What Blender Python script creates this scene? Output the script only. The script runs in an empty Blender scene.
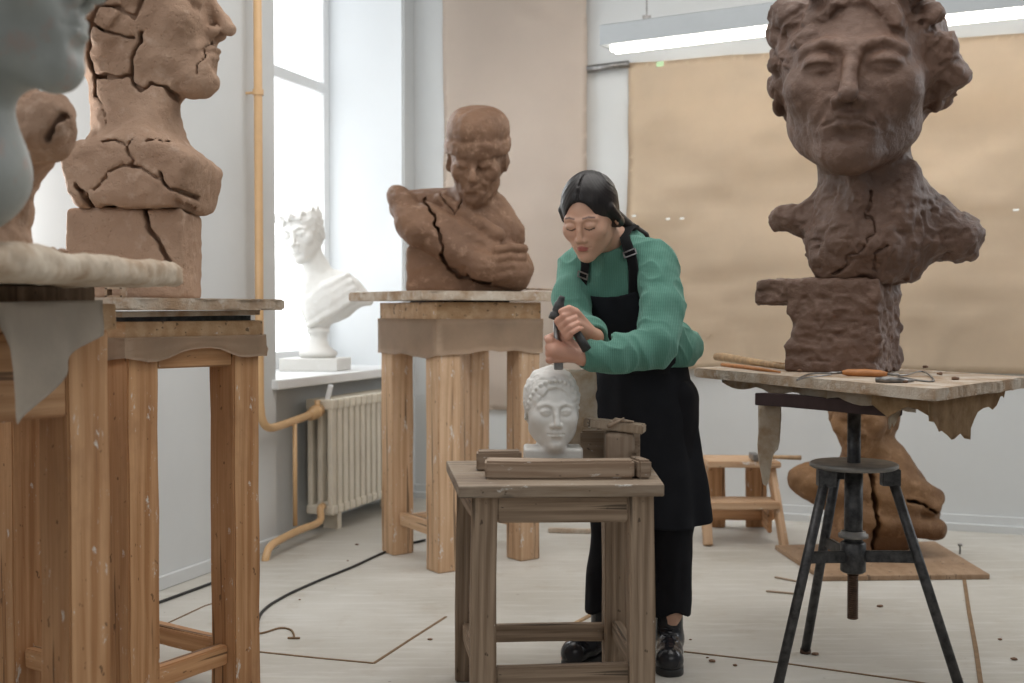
import bpy, bmesh, math, random
import numpy as np
from mathutils import Vector, Matrix
random.seed(7)
SC = bpy.context.scene
COL = SC.collection
Q = 1.0            # grid coarseness multiplier for the sculpted meshes

# ---------------------------------------------------------------- camera, world, lights, exposure
H = 1.08                                   # eye height
PITCH = math.radians(1.544)                # slight downward pitch
F = 1150.0                                 # focal length in pixels
cd = bpy.data.cameras.new('camera'); cam = bpy.data.objects.new('camera', cd); COL.objects.link(cam)
cam.location = (0, 0, H); cam.rotation_euler = (math.pi/2 - PITCH, 0, 0)
cd.sensor_width = 36; cd.lens = F*36/1024; cd.clip_start = .05
cd.dof.use_dof = True; cd.dof.focus_distance = 3.3; cd.dof.aperture_fstop = 3.2
SC.camera = cam

w = bpy.data.worlds.new('world'); SC.world = w; w.use_nodes = True
bg = w.node_tree.nodes['Background']; bg.inputs[0].default_value = (.93, .97, 1, 1); bg.inputs[1].default_value = .16

def area(name, loc, target, sx, sy, power, color):
    ld = bpy.data.lights.new(name, 'AREA'); ld.shape = 'RECTANGLE'; ld.size = sx; ld.size_y = sy
    ld.energy = power; ld.color = color
    o = bpy.data.objects.new(name, ld); COL.objects.link(o); o.location = loc
    o.rotation_euler = (Vector(target)-Vector(loc)).to_track_quat('-Z', 'Y').to_euler()
    return o
area('daylight_left_windows', (-2.7, 1.4, 2.4), (0.3, 3.6, .8), 2.2, 2.0, 62, (.94, .97, 1))
area('daylight_rear_windows', (1.4, -1.8, 3.0), (.4, 4.0, .8), 3.5, 1.6, 26, (1, .98, .95))
area('daylight_right_windows', (4.3, 4.4, 2.6), (.9, 3.6, 1.0), 1.6, 2.0, 52, (.94, .97, 1))
area('daylight_main_window', (-1.28, 5.85, 1.9), (0.2, 4.2, .7), .9, 1.9, 24, (.95, .98, 1))
area('ceiling_light_bank', (.6, 3.3, 3.55), (.6, 3.5, 0), 3.4, 2.8, 86, (1, .97, .93))
SC.view_settings.view_transform = 'Standard'; SC.view_settings.look = 'None'
SC.view_settings.gamma = 1; SC.view_settings.use_curve_mapping = False
SC.view_settings.exposure = 0.0

def at(px, py, Y):
    """point seen at pixel (px, py) lying at world depth Y"""
    u = (px-512)/F; v = (341.5-py)/F
    cp, sp = math.cos(PITCH), math.sin(PITCH)
    y = cp + v*sp; z = -sp + v*cp
    k = Y/y
    return Vector((u*k, Y, H + z*k))
def flat(px, Y, z): return Vector(((px-512)/F*Y, Y, z))
def onfloor(px, py, z=0.0):
    p = at(px, py, 1.0); d = p-Vector((0, 0, H)); k = (z-H)/d.z
    return Vector((0, 0, H))+d*k

# ---------------------------------------------------------------- scene helpers
def tag(o, label=None, cat=None, group=None, kind=None):
    if label: o['label'] = label
    if cat: o['category'] = cat
    if group: o['group'] = group
    if kind: o['kind'] = kind
    return o
def thing(name, loc, label, cat, group=None):
    o = bpy.data.objects.new(name, None); COL.objects.link(o); o.location = loc; o.empty_display_size = .05
    return tag(o, label, cat, group)
def adopt(o, parent):
    if parent is not None:
        o.parent = parent
        inv = Matrix.Identity(4); q = parent
        inv = q.matrix_basis.inverted()
        if q.parent is not None:   # q has parent: world = parentbasis * inv * basis
            wm = q.parent.matrix_basis @ q.matrix_parent_inverse @ q.matrix_basis
            inv = wm.inverted()
        o.matrix_parent_inverse = inv
    return o
def link(name, me, mat, parent=None, smooth=False):
    if isinstance(me, bmesh.types.BMesh):
        bm = me; me = bpy.data.meshes.new(name); bmesh.ops.recalc_face_normals(bm, faces=bm.faces); bm.to_mesh(me); bm.free()
    if mat is not None:
        me.materials.clear(); me.materials.append(mat)
    if smooth: me.polygons.foreach_set('use_smooth', [True]*len(me.polygons))
    o = bpy.data.objects.new(name, me); COL.objects.link(o)
    return adopt(o, parent)
def wmatrix(o):
    m = o.matrix_basis
    return m
def bevel(bm, w, seg=2):
    if w > 0: bmesh.ops.bevel(bm, geom=[e for e in bm.edges], offset=w, segments=seg, affect='EDGES', profile=.6)
def roughen(bm, amp, cuts=0, seed=0, scale=18):
    rnd = random.Random(seed)
    ph = [rnd.uniform(0, 9) for _ in range(3)]
    for v in bm.verts:
        c = v.co*scale
        v.co += Vector((math.sin(c.y*1.3+ph[0]+c.z*.7), math.sin(c.z*1.1+ph[1]+c.x), math.sin(c.x*.9+ph[2]+c.y*1.2)))*amp
def beam(name, p0, p1, w, t, mat, parent=None, roll=0.0, bev=.004, amp=.0012, seed=None):
    """a timber from p0 to p1; local Z runs along the grain"""
    p0, p1 = Vector(p0), Vector(p1); L = (p1-p0).length
    bm = bmesh.new(); bmesh.ops.create_cube(bm, size=1)
    for v in bm.verts: v.co = Vector((v.co.x*w, v.co.y*t, (v.co.z+.5)*L))
    n = max(1, int(L/.12))
    es = [e for e in bm.edges if abs((e.verts[0].co-e.verts[1].co).normalized().z) > .9]
    bmesh.ops.subdivide_edges(bm, edges=es, cuts=n, use_grid_fill=True)
    sharp = [e for e in bm.edges if len(e.link_faces) == 2 and e.calc_face_angle(0) > .5]
    if bev: bmesh.ops.bevel(bm, geom=sharp, offset=min(bev, w*.2, t*.2), segments=2, affect='EDGES')
    roughen(bm, amp, seed=hash((round(p0.x, 2), round(p0.z, 2))) % 999 if seed is None else seed)
    d = (p1-p0).normalized()
    if abs(d.z) > .8:
        x = Vector((math.cos(roll), math.sin(roll), 0)); x = (x-d*x.dot(d)).normalized()
    else:
        x = Vector((0, 0, 1)); x = (x-d*x.dot(d)).normalized(); x = Matrix.Rotation(roll, 3, d) @ x
    y = d.cross(x)
    M = Matrix(((x.x, y.x, d.x, p0.x), (x.y, y.y, d.y, p0.y), (x.z, y.z, d.z, p0.z), (0, 0, 0, 1)))
    o = link(name, bm, mat, None)
    o.matrix_basis = M
    return adopt_keep(o, parent)
def adopt_keep(o, parent):
    return adopt(o, parent)
def prism(pts, z0, z1, cuts=0):
    """extruded outline in world xy"""
    bm = bmesh.new()
    lo = [bm.verts.new((p[0], p[1], z0)) for p in pts]; hi = [bm.verts.new((p[0], p[1], z1)) for p in pts]
    n = len(pts)
    bm.faces.new(lo[::-1]); bm.faces.new(hi)
    for i in range(n): bm.faces.new((lo[i], lo[(i+1) % n], hi[(i+1) % n], hi[i]))
    return bm
def box(bm, c, half, R=None):
    r = bmesh.ops.create_cube(bm, size=2)
    for v in r['verts']:
        q = Vector((v.co.x*half[0], v.co.y*half[1], v.co.z*half[2]))
        if R is not None: q = R @ q
        v.co = q+Vector(c)
    return r['verts']
def tube(bm, pts, rs, n=12, caps=True):
    """swept tube through pts with radii rs"""
    pts = [Vector(p) for p in pts]
    if not hasattr(rs, '__len__'): rs = [rs]*len(pts)
    rings = []; prev = None
    for i, p in enumerate(pts):
        a = pts[max(0, i-1)]; b = pts[min(len(pts)-1, i+1)]
        d = (b-a).normalized()
        x = prev if prev is not None else (Vector((0, 0, 1)) if abs(d.z) < .9 else Vector((1, 0, 0)))
        x = (x-d*x.dot(d)).normalized(); prev = x; y = d.cross(x)
        rings.append([bm.verts.new(p+(x*math.cos(k*2*math.pi/n)+y*math.sin(k*2*math.pi/n))*rs[i]) for k in range(n)])
    for a, b in zip(rings[:-1], rings[1:]):
        for k in range(n): bm.faces.new((a[k], a[(k+1) % n], b[(k+1) % n], b[k]))
    if caps: bm.faces.new(rings[0][::-1]); bm.faces.new(rings[-1])
def smooth_path(pts, n=8):
    pts = [Vector(p) for p in pts]; out = []
    P = [pts[0]*2-pts[1]]+pts+[pts[-1]*2-pts[-2]]
    for i in range(1, len(P)-2):
        for k in range(n):
            t = k/n
            out.append(.5*((2*P[i])+(P[i+1]-P[i-1])*t+(2*P[i-1]-5*P[i]+4*P[i+1]-P[i+2])*t*t+(3*P[i]-P[i-1]-3*P[i+1]+P[i+2])*t**3))
    out.append(pts[-1]); return out
def lathe(bm, c, prof, n=40, axis=None):
    c = Vector(c); rings = []
    for r, z in prof:
        rings.append([bm.verts.new(c+Vector((r*math.cos(k*2*math.pi/n), r*math.sin(k*2*math.pi/n), z))) for k in range(n)])
    for a, b in zip(rings[:-1], rings[1:]):
        for k in range(n): bm.faces.new((a[k], a[(k+1) % n], b[(k+1) % n], b[k]))
    bm.faces.new(rings[0][::-1]); bm.faces.new(rings[-1])
def sheet(rows, thick, sub=True):
    """cloth or paper: grid of points given thickness"""
    bm = bmesh.new(); V = [[bm.verts.new(p) for p in r] for r in rows]
    for i in range(len(V)-1):
        for j in range(len(V[0])-1): bm.faces.new((V[i][j], V[i][j+1], V[i+1][j+1], V[i+1][j]))
    bmesh.ops.solidify(bm, geom=bm.faces[:], thickness=thick)
    return bm

# ---------------------------------------------------------------- materials
def nt(name):
    m = bpy.data.materials.new(name); m.use_nodes = True; t = m.node_tree
    b = t.nodes['Principled BSDF']; return m, t, b
def N(t, typ, **kw):
    n = t.nodes.new(typ)
    for k, v in kw.items():
        if k in n.inputs.keys(): n.inputs[k].default_value = v
        else: setattr(n, k, v)
    return n
def coords(t, scale=(1, 1, 1), kind='Object'):
    tc = N(t, 'ShaderNodeTexCoord'); mp = N(t, 'ShaderNodeMapping'); mp.inputs['Scale'].default_value = scale
    t.links.new(tc.outputs[kind], mp.inputs[0]); return mp.outputs[0]
def ramp(t, fac, stops):
    r = N(t, 'ShaderNodeValToRGB'); e = r.color_ramp.elements
    while len(e) < len(stops): e.new(.5)
    for i, (p, c) in enumerate(stops):
        e[i].position = p; e[i].color = (c[0], c[1], c[2], 1) if hasattr(c, '__len__') else (c, c, c, 1)
    t.links.new(fac, r.inputs[0]); return r.outputs[0]
def mix(t, a, b, fac, mode='MIX'):
    m = N(t, 'ShaderNodeMix', data_type='RGBA', blend_type=mode)
    for s, v in ((m.inputs['Factor'], fac), (m.inputs[6], a), (m.inputs[7], b)):
        if hasattr(v, 'links') or isinstance(v, bpy.types.NodeSocket): t.links.new(v, s)
        elif hasattr(v, '__len__'): s.default_value = (v[0], v[1], v[2], 1)
        else: s.default_value = v
    return m.outputs[2]
def noise(t, vec, scale, detail=4, rough=.55, dist=0):
    n = N(t, 'ShaderNodeTexNoise', Scale=scale, Detail=detail, Roughness=rough, Distortion=dist)
    t.links.new(vec, n.inputs['Vector']); return n.outputs[0]
def bump(t, b, h, strength=.4, dist=.01):
    bp = N(t, 'ShaderNodeBump', Strength=strength, Distance=dist)
    t.links.new(h, bp.inputs['Height']); t.links.new(bp.outputs[0], b.inputs['Normal'])

def mat_clay(name, c1, c2, c3=None, rough=.75, bs=60, bstr=.35, bdist=.004, spec=.3, patch=3.0):
    m, t, b = nt(name); v = coords(t)
    n1 = noise(t, v, patch, 5, .6); n2 = noise(t, v, 22, 5, .65)
    col = mix(t, c1, c2, ramp(t, n1, [(.38, 0), (.62, 1)]))
    if c3: col = mix(t, col, c3, ramp(t, n2, [(.56, 0), (.72, .75)]))
    t.links.new(col, b.inputs['Base Color']); b.inputs['Roughness'].default_value = rough
    b.inputs['Specular IOR Level'].default_value = spec
    h1 = noise(t, v, bs, 8, .72); vo = N(t, 'ShaderNodeTexVoronoi', Scale=bs*1.7); t.links.new(v, vo.inputs['Vector'])
    h2 = mix(t, h1, ramp(t, vo.outputs['Distance'], [(.0, 0), (.28, 1)]), .22)
    bump(t, b, h2, min(1, bstr*1.8), bdist*1.6); return m
def mat_wood(name, c1, c2, stain=(.25, .16, .09), stain_amt=.6, paint=0.0, ring=22, rough=.65, dark=1.0, ax='Z'):
    sc3 = lambda k: (k, 1, 1) if ax == 'X' else ((1, k, 1) if ax == 'Y' else (1, 1, k))
    m, t, b = nt(name); v = coords(t, sc3(.07))
    g1 = noise(t, v, ring, 3, .5, 1.2)
    wv = N(t, 'ShaderNodeTexWave', wave_type='BANDS', bands_direction='Y' if ax == 'X' else 'X', Scale=ring*.42, Distortion=9.0)
    wv.inputs['Detail'].default_value = 3; wv.inputs['Detail Scale'].default_value = 1.2
    t.links.new(v, wv.inputs['Vector'])
    fine = noise(t, coords(t, sc3(.02)), 190, 3, .6)
    f = mix(t, g1, wv.outputs[0], .16)
    f = mix(t, f, fine, .3)
    col = mix(t, c1, c2, ramp(t, f, [(.36, 0), (.62, 1)]))
    v2 = coords(t, sc3(.5)); s = noise(t, v2, 6, 6, .65)
    col = mix(t, col, stain, ramp(t, s, [(.52, 0), (.72, stain_amt)]))
    # knots
    vo = N(t, 'ShaderNodeTexVoronoi', Scale=4.2); t.links.new(coords(t, sc3(.6)), vo.inputs['Vector'])
    col = mix(t, col, [x*.3 for x in c1], ramp(t, vo.outputs['Distance'], [(.04, .85), (.075, 0)]))
    ck = noise(t, coords(t, sc3(.025)), 48, 2, .5); col = mix(t, col, [x*.28 for x in c2], ramp(t, ck, [(.655, 0), (.69, .85)]))
    sp = noise(t, coords(t, sc3(.6)), 55, 2, .5); col = mix(t, col, [x*.35 for x in c2], ramp(t, sp, [(.70, 0), (.73, .8)]))
    if paint:
        p = noise(t, coords(t, sc3(.35)), 34, 6, .75)
        col = mix(t, col, (.72, .70, .66), ramp(t, p, [(.70-.1*paint, 0), (.745-.1*paint, .85)]))
    oi = N(t, 'ShaderNodeObjectInfo')
    hs = N(t, 'ShaderNodeHueSaturation'); t.links.new(col, hs.inputs['Color'])
    rr = N(t, 'ShaderNodeMapRange'); rr.inputs['To Min'].default_value = .86*dark; rr.inputs['To Max'].default_value = 1.1*dark
    t.links.new(oi.outputs['Random'], rr.inputs[0]); t.links.new(rr.outputs[0], hs.inputs['Value'])
    t.links.new(hs.outputs[0], b.inputs['Base Color']); b.inputs['Roughness'].default_value = rough
    bump(t, b, f, .5, .004); return m
def mat_plain(name, c, rough=.6, metal=0, var=.12, vs=8, bs=0, bstr=.2, c2=None, spec=.5):
    m, t, b = nt(name); v = coords(t)
    col = mix(t, c, c2 if c2 else [x*(1-var) for x in c], ramp(t, noise(t, v, vs, 5, .6), [(.35, 0), (.68, 1)]))
    t.links.new(col, b.inputs['Base Color']); b.inputs['Roughness'].default_value = rough; b.inputs['Metallic'].default_value = metal
    b.inputs['Specular IOR Level'].default_value = spec
    if bs: bump(t, b, noise(t, v, bs, 4, .6), bstr, .003)
    return m
def mat_emit(name, c, s):
    m, t, b = nt(name); b.inputs['Base Color'].default_value = (*c, 1)
    b.inputs['Emission Color'].default_value = (*c, 1); b.inputs['Emission Strength'].default_value = s; return m

M = {}
M['wall'] = mat_plain('wall_paint', (.60, .615, .615), .7, var=.06, vs=1.6, bs=14, bstr=.12)
M['reveal'] = mat_plain('reveal_paint', (.74, .77, .79), .6, var=.03, vs=1.5, bs=10, bstr=.08)
M['white'] = mat_plain('white_gloss_paint', (.78, .79, .79), .4, var=.06, vs=5)
M['pine'] = mat_wood('pine_wood', (.60, .35, .18), (.40, .195, .08), (.27, .13, .06), .55, .8, 20)
M['pine_light'] = mat_wood('pale_pine_wood', (.66, .46, .30), (.50, .31, .175), (.36, .2, .1), .4, .9, 20)
M['old'] = mat_wood('weathered_wood', (.40, .30, .215), (.21, .145, .095), (.11, .075, .05), .8, .5, 26, .8)
M['old_top'] = mat_wood('worn_wood_top', (.42, .34, .26), (.27, .195, .13), (.16, .11, .08), .6, .8, 26, .75, ax='X')
M['pine_x'] = mat_wood('pine_wood_lying', (.56, .38, .23), (.42, .25, .12), (.30, .17, .09), .5, .7, 16, ax='X')
M['grey_timber'] = mat_wood('grey_brown_timber', (.42, .33, .25), (.27, .19, .13), (.17, .12, .09), .5, .7, 24, .8)
M['plastered'] = mat_clay('plaster_spattered_wood', (.60, .52, .43), (.40, .27, .17), (.72, .68, .62), .85, 70, .6, .006, patch=9)
M['clay_pale'] = mat_clay('dry_cracked_clay', (.45, .305, .218), (.35, .225, .155), (.54, .40, .31), .85, 45, .6, .006, .2)
M['clay_brown'] = mat_clay('brown_clay', (.24, .133, .078), (.155, .082, .047), (.36, .225, .15), .6, 50, .5, .005, .4)
M['clay_dark'] = mat_clay('dark_damp_clay', (.165, .092, .062), (.105, .056, .037), (.225, .135, .097), .5, 60, .45, .005, .5)
M['clay_ochre'] = mat_clay('ochre_clay', (.22, .115, .048), (.13, .062, .026), (.32, .19, .10), .65, 40, .5, .006, .4)
M['plaster'] = mat_clay('white_plaster', (.74, .73, .70), (.68, .665, .63), (.78, .775, .76), .6, 90, .2, .002, .35)
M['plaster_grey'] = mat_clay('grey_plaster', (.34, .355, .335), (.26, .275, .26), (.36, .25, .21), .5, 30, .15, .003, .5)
M['kraft'] = mat_plain('kraft_paper', (.85, .70, .53), .6, var=.10, vs=2.2, bs=5, bstr=.3)
M['kraft_pink'] = mat_plain('pale_kraft_paper', (.80, .69, .595), .65, var=.07, vs=2, bs=5, bstr=.25)
M['wrap'] = mat_plain('packing_paper', (.60, .44, .31), .65, var=.2, vs=6, bs=18, bstr=.35)
M['rag'] = mat_plain('plaster_soaked_rag', (.55, .49, .41), .9, c2=(.36, .25, .15), vs=16, bs=60, bstr=.5)
M['rag_brown'] = mat_plain('dusty_brown_rag', (.42, .28, .15), .9, c2=(.25, .15, .07), vs=20, bs=60, bstr=.6)
M['slab'] = mat_plain('plaster_caked_board', (.60, .52, .42), .9, c2=(.38, .27, .18), vs=14, bs=40, bstr=.8)
M['canvas'] = mat_plain('grey_beige_canvas', (.60, .54, .46), .85, var=.2, vs=5, bs=120, bstr=.2)
M['radiator'] = mat_plain('cream_radiator_paint', (.72, .66, .55), .45, var=.1, vs=10)
M['pipe'] = mat_plain('ochre_gloss_paint', (.64, .41, .21), .35, var=.12, vs=12)
M['steel'] = mat_plain('worn_steel', (.30, .29, .28), .38, .9, var=.4, vs=60)
M['iron'] = mat_plain('black_iron', (.020, .020, .022), .45, .4, c2=(.085, .083, .083), vs=38, bs=60, bstr=.4)
M['iron_grey'] = mat_plain('dusty_grey_iron', (.19, .18, .17), .55, .4, c2=(.28, .26, .23), vs=20)
M['rust'] = mat_plain('rusty_screw', (.12, .07, .045), .7, .5, var=.4, vs=60)
M['bar'] = mat_plain('dark_red_iron', (.050, .028, .028), .5, .3, var=.3, vs=30)
M['black'] = mat_plain('black_rubber', (.02, .02, .02), .5)
M['boot'] = mat_plain('polished_black_leather', (.018, .018, .022), .25, var=.2, vs=20)
M['orange'] = mat_plain('orange_wood_handle', (.50, .20, .06), .4, var=.3, vs=30)
M['toolwood'] = mat_plain('boxwood_tool', (.46, .30, .16), .6, var=.4, vs=40)
M['lamp'] = mat_plain('grey_lamp_housing', (.42, .45, .47), .5, var=.05)
M['tube'] = mat_emit('fluorescent_tube', (1, .93, .82), 13)
M['pane'] = mat_emit('bright_window_pane', (.96, .98, 1), 1.25)

def mat_floor():
    m, t, b = nt('painted_board_floor')
    v = coords(t)
    col = mix(t, (.54, .52, .475), (.42, .395, .345), ramp(t, noise(t, v, 1.1, 6, .6), [(.38, 0), (.66, 1)]))
    col = mix(t, col, (.36, .30, .23), ramp(t, noise(t, v, 4.5, 8, .7), [(.56, 0), (.74, .6)]))
    st = coords(t, (.6, 5, 1)); tc = t.nodes
    mp = [n for n in t.nodes if n.type == 'MAPPING'][-1]; mp.inputs['Rotation'].default_value = (0, 0, math.radians(-12))
    col = mix(t, col, (.62, .61, .58), ramp(t, noise(t, st, 5, 6, .7), [(.50, 0), (.68, .6)]))
    col = mix(t, col, (.16, .12, .09), ramp(t, noise(t, v, 30, 3, .5), [(.735, 0), (.765, .7)]))
    t.links.new(col, b.inputs['Base Color'])
    b.inputs['Roughness'].default_value = .55
    bump(t, b, noise(t, st, 8, 6, .7), .15, .004); return m
M['floor'] = mat_floor()
M['seam'] = mat_plain('floor_crack_filler', (.24, .15, .08), .9, var=.3, vs=30)
M['plank'] = mat_wood('fibreboard', (.36, .24, .15), (.28, .175, .10), (.2, .12, .07), .5, .4, 12)

def mat_knit():
    m, t, b = nt('green_rib_knit'); tc = N(t, 'ShaderNodeTexCoord')
    sx = N(t, 'ShaderNodeTexWave', wave_type='BANDS', bands_direction='X', Scale=62, Distortion=1.5)
    mp = N(t, 'ShaderNodeMapping'); t.links.new(tc.outputs['Object'], mp.inputs[0]); t.links.new(mp.outputs[0], sx.inputs['Vector'])
    sz = N(t, 'ShaderNodeTexWave', wave_type='BANDS', bands_direction='Z', Scale=85, Distortion=2); t.links.new(mp.outputs[0], sz.inputs['Vector'])
    n = noise(t, tc.outputs['Object'], 140, 3, .6)
    hgt = mix(t, mix(t, sx.outputs[0], sz.outputs[0], .35), n, .3)
    col = mix(t, (.062, .168, .128), (.120, .285, .225), hgt)
    col = mix(t, col, (.07, .2, .15), ramp(t, noise(t, tc.outputs['Object'], 9, 4), [(.4, 0), (.7, .5)]))
    t.links.new(col, b.inputs['Base Color']); b.inputs['Roughness'].default_value = .95
    b.inputs['Sheen Weight'].default_value = .35; b.inputs['Sheen Tint'].default_value = (.5, .8, .7, 1)
    bump(t, b, hgt, .5, .003); return m
M['knit'] = mat_knit()
M['apron'] = mat_plain('black_cotton_twill', (.011, .012, .016), .85, var=.3, vs=12, bs=90, bstr=.25, spec=.25)
M['strapmat'] = mat_plain('black_webbing', (.012, .012, .014), .8, var=.2, vs=20, spec=.3)
M['trouser'] = mat_plain('black_corduroy', (.012, .012, .015), .9, var=.3, vs=14, bs=60, bstr=.3, spec=.2)
def mat_hair():
    m, t, b = nt('black_hair'); v = coords(t, (1, 1, .12))
    n = noise(t, v, 160, 3, .6)
    t.links.new(mix(t, (.006, .005, .006), (.022, .017, .016), n), b.inputs['Base Color'])
    b.inputs['Roughness'].default_value = .42; b.inputs['Specular IOR Level'].default_value = .35; bump(t, b, n, .3, .002); return m
M['hair'] = mat_hair()
def mat_skin():
    m, t, b = nt('skin'); a = N(t, 'ShaderNodeAttribute'); a.attribute_name = 'tone'
    v = coords(t); col = mix(t, a.outputs[0], (.50, .24, .16), ramp(t, noise(t, v, 30, 3), [(.5, 0), (.8, .25)]))
    t.links.new(col, b.inputs['Base Color']); b.inputs['Roughness'].default_value = .5
    b.inputs['Subsurface Weight'].default_value = .12; b.inputs['Subsurface Radius'].default_value = (.012, .005, .003)
    b.inputs['Subsurface Scale'].default_value = 1
    return m
M['skin'] = mat_skin()

# ---------------------------------------------------------------- sculpting toolkit: distance fields -> mesh
_r = np.random.RandomState(3); TAB = _r.uniform(-1, 1, (64, 64, 64)).astype(np.float32)
def vn(p):
    i = np.floor(p).astype(np.int32); f = (p-i).astype(np.float32); u = f*f*(3-2*f)
    x0, y0, z0 = (i & 63).T; x1, y1, z1 = ((i+1) & 63).T; a, b, c = u.T
    g = lambda x, y, z: TAB[x, y, z]
    l = lambda s, e, t: s+(e-s)*t
    return l(l(l(g(x0, y0, z0), g(x1, y0, z0), a), l(g(x0, y1, z0), g(x1, y1, z0), a), b),
             l(l(g(x0, y0, z1), g(x1, y0, z1), a), l(g(x0, y1, z1), g(x1, y1, z1), a), b), c)
def fbm(p, s, oct=3, gain=.5):
    p = np.asarray(p, np.float32)*s+np.float32(17.3); r = 0; a = 1
    for _ in range(oct): r = r+a*vn(p); p = p*2.03+5.1; a *= gain
    return r
def ridge(p, s, oct=2):
    return 1-np.abs(fbm(p, s, oct))*1.6
def A(*v): return np.array(v, np.float32)
def sph(p, c, r): return np.linalg.norm(p-np.asarray(c, np.float32), axis=1)-r
def ell(p, c, r, R=None):
    q = p-np.asarray(c, np.float32)
    if R is not None: q = q @ np.asarray(R, np.float32)
    r = np.asarray(r, np.float32)
    k0 = np.linalg.norm(q/r, axis=1); k1 = np.linalg.norm(q/(r*r), axis=1)+1e-9
    return k0*(k0-1)/k1
def cap(p, a, b, ra, rb=None):
    rb = ra if rb is None else rb
    a = np.asarray(a, np.float32); b = np.asarray(b, np.float32); ba = b-a
    t = np.clip(((p-a) @ ba)/(ba @ ba+1e-12), 0, 1)
    return np.linalg.norm(p-a-t[:, None]*ba, axis=1)-(ra+(rb-ra)*t)
def chain(p, pts, rs, k=0):
    d = None
    for i in range(len(pts)-1):
        e = cap(p, pts[i], pts[i+1], rs[i], rs[i+1]); d = e if d is None else (np.minimum(d, e) if not k else smin(d, e, k))
    return d
def bx(p, c, h, r=0, R=None):
    q = p-np.asarray(c, np.float32)
    if R is not None: q = q @ np.asarray(R, np.float32)
    q = np.abs(q)-np.asarray(h, np.float32)+r
    return np.linalg.norm(np.maximum(q, 0), axis=1)+np.minimum(q.max(1), 0)-r
def smin(a, b, k):
    h = np.maximum(k-np.abs(a-b), 0)/k; return np.minimum(a, b)-h*h*k*.25
def smax(a, b, k): return -smin(-a, -b, k)
def rot(yaw=0, pitch=0, roll=0):
    m = Matrix.Rotation(math.radians(yaw), 3, 'Z') @ Matrix.Rotation(math.radians(pitch), 3, 'X') @ Matrix.Rotation(math.radians(roll), 3, 'Y')
    return np.array(m, np.float32)
def near(p, d, c, r, fn):
    c = np.asarray(c, np.float32)
    i = np.nonzero(((p-c)**2).sum(1) < r*r)[0]
    if len(i): d[i] = fn(p[i], d[i])
    return d
def dist2d(u, v, pts):
    d = np.full(len(u), 9e9, np.float32)
    for (a, b), (c, e) in zip(pts[:-1], pts[1:]):
        dx, dy = c-a, e-b
        t = np.clip(((u-a)*dx+(v-b)*dy)/(dx*dx+dy*dy+1e-12), 0, 1)
        d = np.minimum(d, np.hypot(u-a-t*dx, v-b-t*dy))
    return d
def nets(f, lo, hi, h, slack=1.6, add=0.01):
    B = 8; lo = np.array(lo, np.float32); hi = np.array(hi, np.float32); h = h*Q
    nb = np.ceil((hi-lo)/(h*B)).astype(int)
    cx = [lo[a]+(np.arange(nb[a])+.5)*h*B-h*.5 for a in range(3)]
    g = np.stack(np.meshgrid(*cx, indexing='ij'), -1).reshape(-1, 3).astype(np.float32)
    dc = f(g).reshape(nb)
    D = np.repeat(np.repeat(np.repeat(np.where(dc < 0, -1, 1).astype(np.float32), B, 0), B, 1), B, 2)
    act = np.argwhere(np.abs(dc) < h*B*.87*slack+add)
    off = np.stack(np.meshgrid(*[np.arange(B)]*3, indexing='ij'), -1).reshape(-1, 3)
    D6 = D.reshape(nb[0], B, nb[1], B, nb[2], B)
    CH = 700
    for s in range(0, len(act), CH):
        bl = act[s:s+CH]
        idx = bl[:, None, :]*B+off[None]
        p = (lo+idx.reshape(-1, 3)*h).astype(np.float32)
        v = f(p).reshape(len(bl), B, B, B)
        D6[bl[:, 0], :, bl[:, 1], :, bl[:, 2], :] = v
    D = D6.reshape(nb*B)
    # close the box
    D[0] = D[-1] = 1; D[:, 0] = D[:, -1] = 1; D[:, :, 0] = D[:, :, -1] = 1
    S = (D < 0)
    s8 = S.astype(np.uint8)
    c = s8[:-1, :-1, :-1]+s8[1:, :-1, :-1]+s8[:-1, 1:, :-1]+s8[:-1, :-1, 1:]+s8[1:, 1:, :-1]+s8[1:, :-1, 1:]+s8[:-1, 1:, 1:]+s8[1:, 1:, 1:]
    cells = np.argwhere((c > 0) & (c < 8))
    ident = np.full(c.shape, -1, np.int32); ident[tuple(cells.T)] = np.arange(len(cells))
    cor = np.array([(i, j, k) for i in (0, 1) for j in (0, 1) for k in (0, 1)])
    val = np.stack([D[tuple((cells+o).T)] for o in cor], 1)
    acc = np.zeros((len(cells), 3)); cnt = np.zeros(len(cells))
    for a in range(8):
        for b in range(a+1, 8):
            if np.abs(cor[a]-cor[b]).sum() != 1: continue
            va, vb = val[:, a], val[:, b]; m = (va < 0) != (vb < 0)
            t = np.where(m, va/np.where(m, va-vb, 1), 0)
            acc[m] += cor[a]+t[m, None]*(cor[b]-cor[a]); cnt[m] += 1
    P = lo+(cells+acc/cnt[:, None])*h
    quads = []
    for ax in range(3):
        o = [0, 0, 0]; o[ax] = 1
        sl0 = tuple(slice(0, -1) if a == ax else slice(1, -1) for a in range(3))
        sl1 = tuple(slice(1, None) if a == ax else slice(1, -1) for a in range(3))
        x = S[sl0] != S[sl1]; e = np.argwhere(x)
        e = e+np.array([0 if a == ax else 1 for a in range(3)])
        u, v = (ax+1) % 3, (ax+2) % 3
        du = np.zeros(3, int); du[u] = 1; dv = np.zeros(3, int); dv[v] = 1
        q = np.stack([ident[tuple((e-du-dv).T)], ident[tuple((e-dv).T)], ident[tuple(e.T)], ident[tuple((e-du).T)]], 1)
        inside = S[tuple(e.T)]
        q[~inside] = q[~inside][:, ::-1]
        quads.append(q)
    Qd = np.concatenate(quads); Qd = Qd[(Qd >= 0).all(1)]
    return P, Qd
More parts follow.
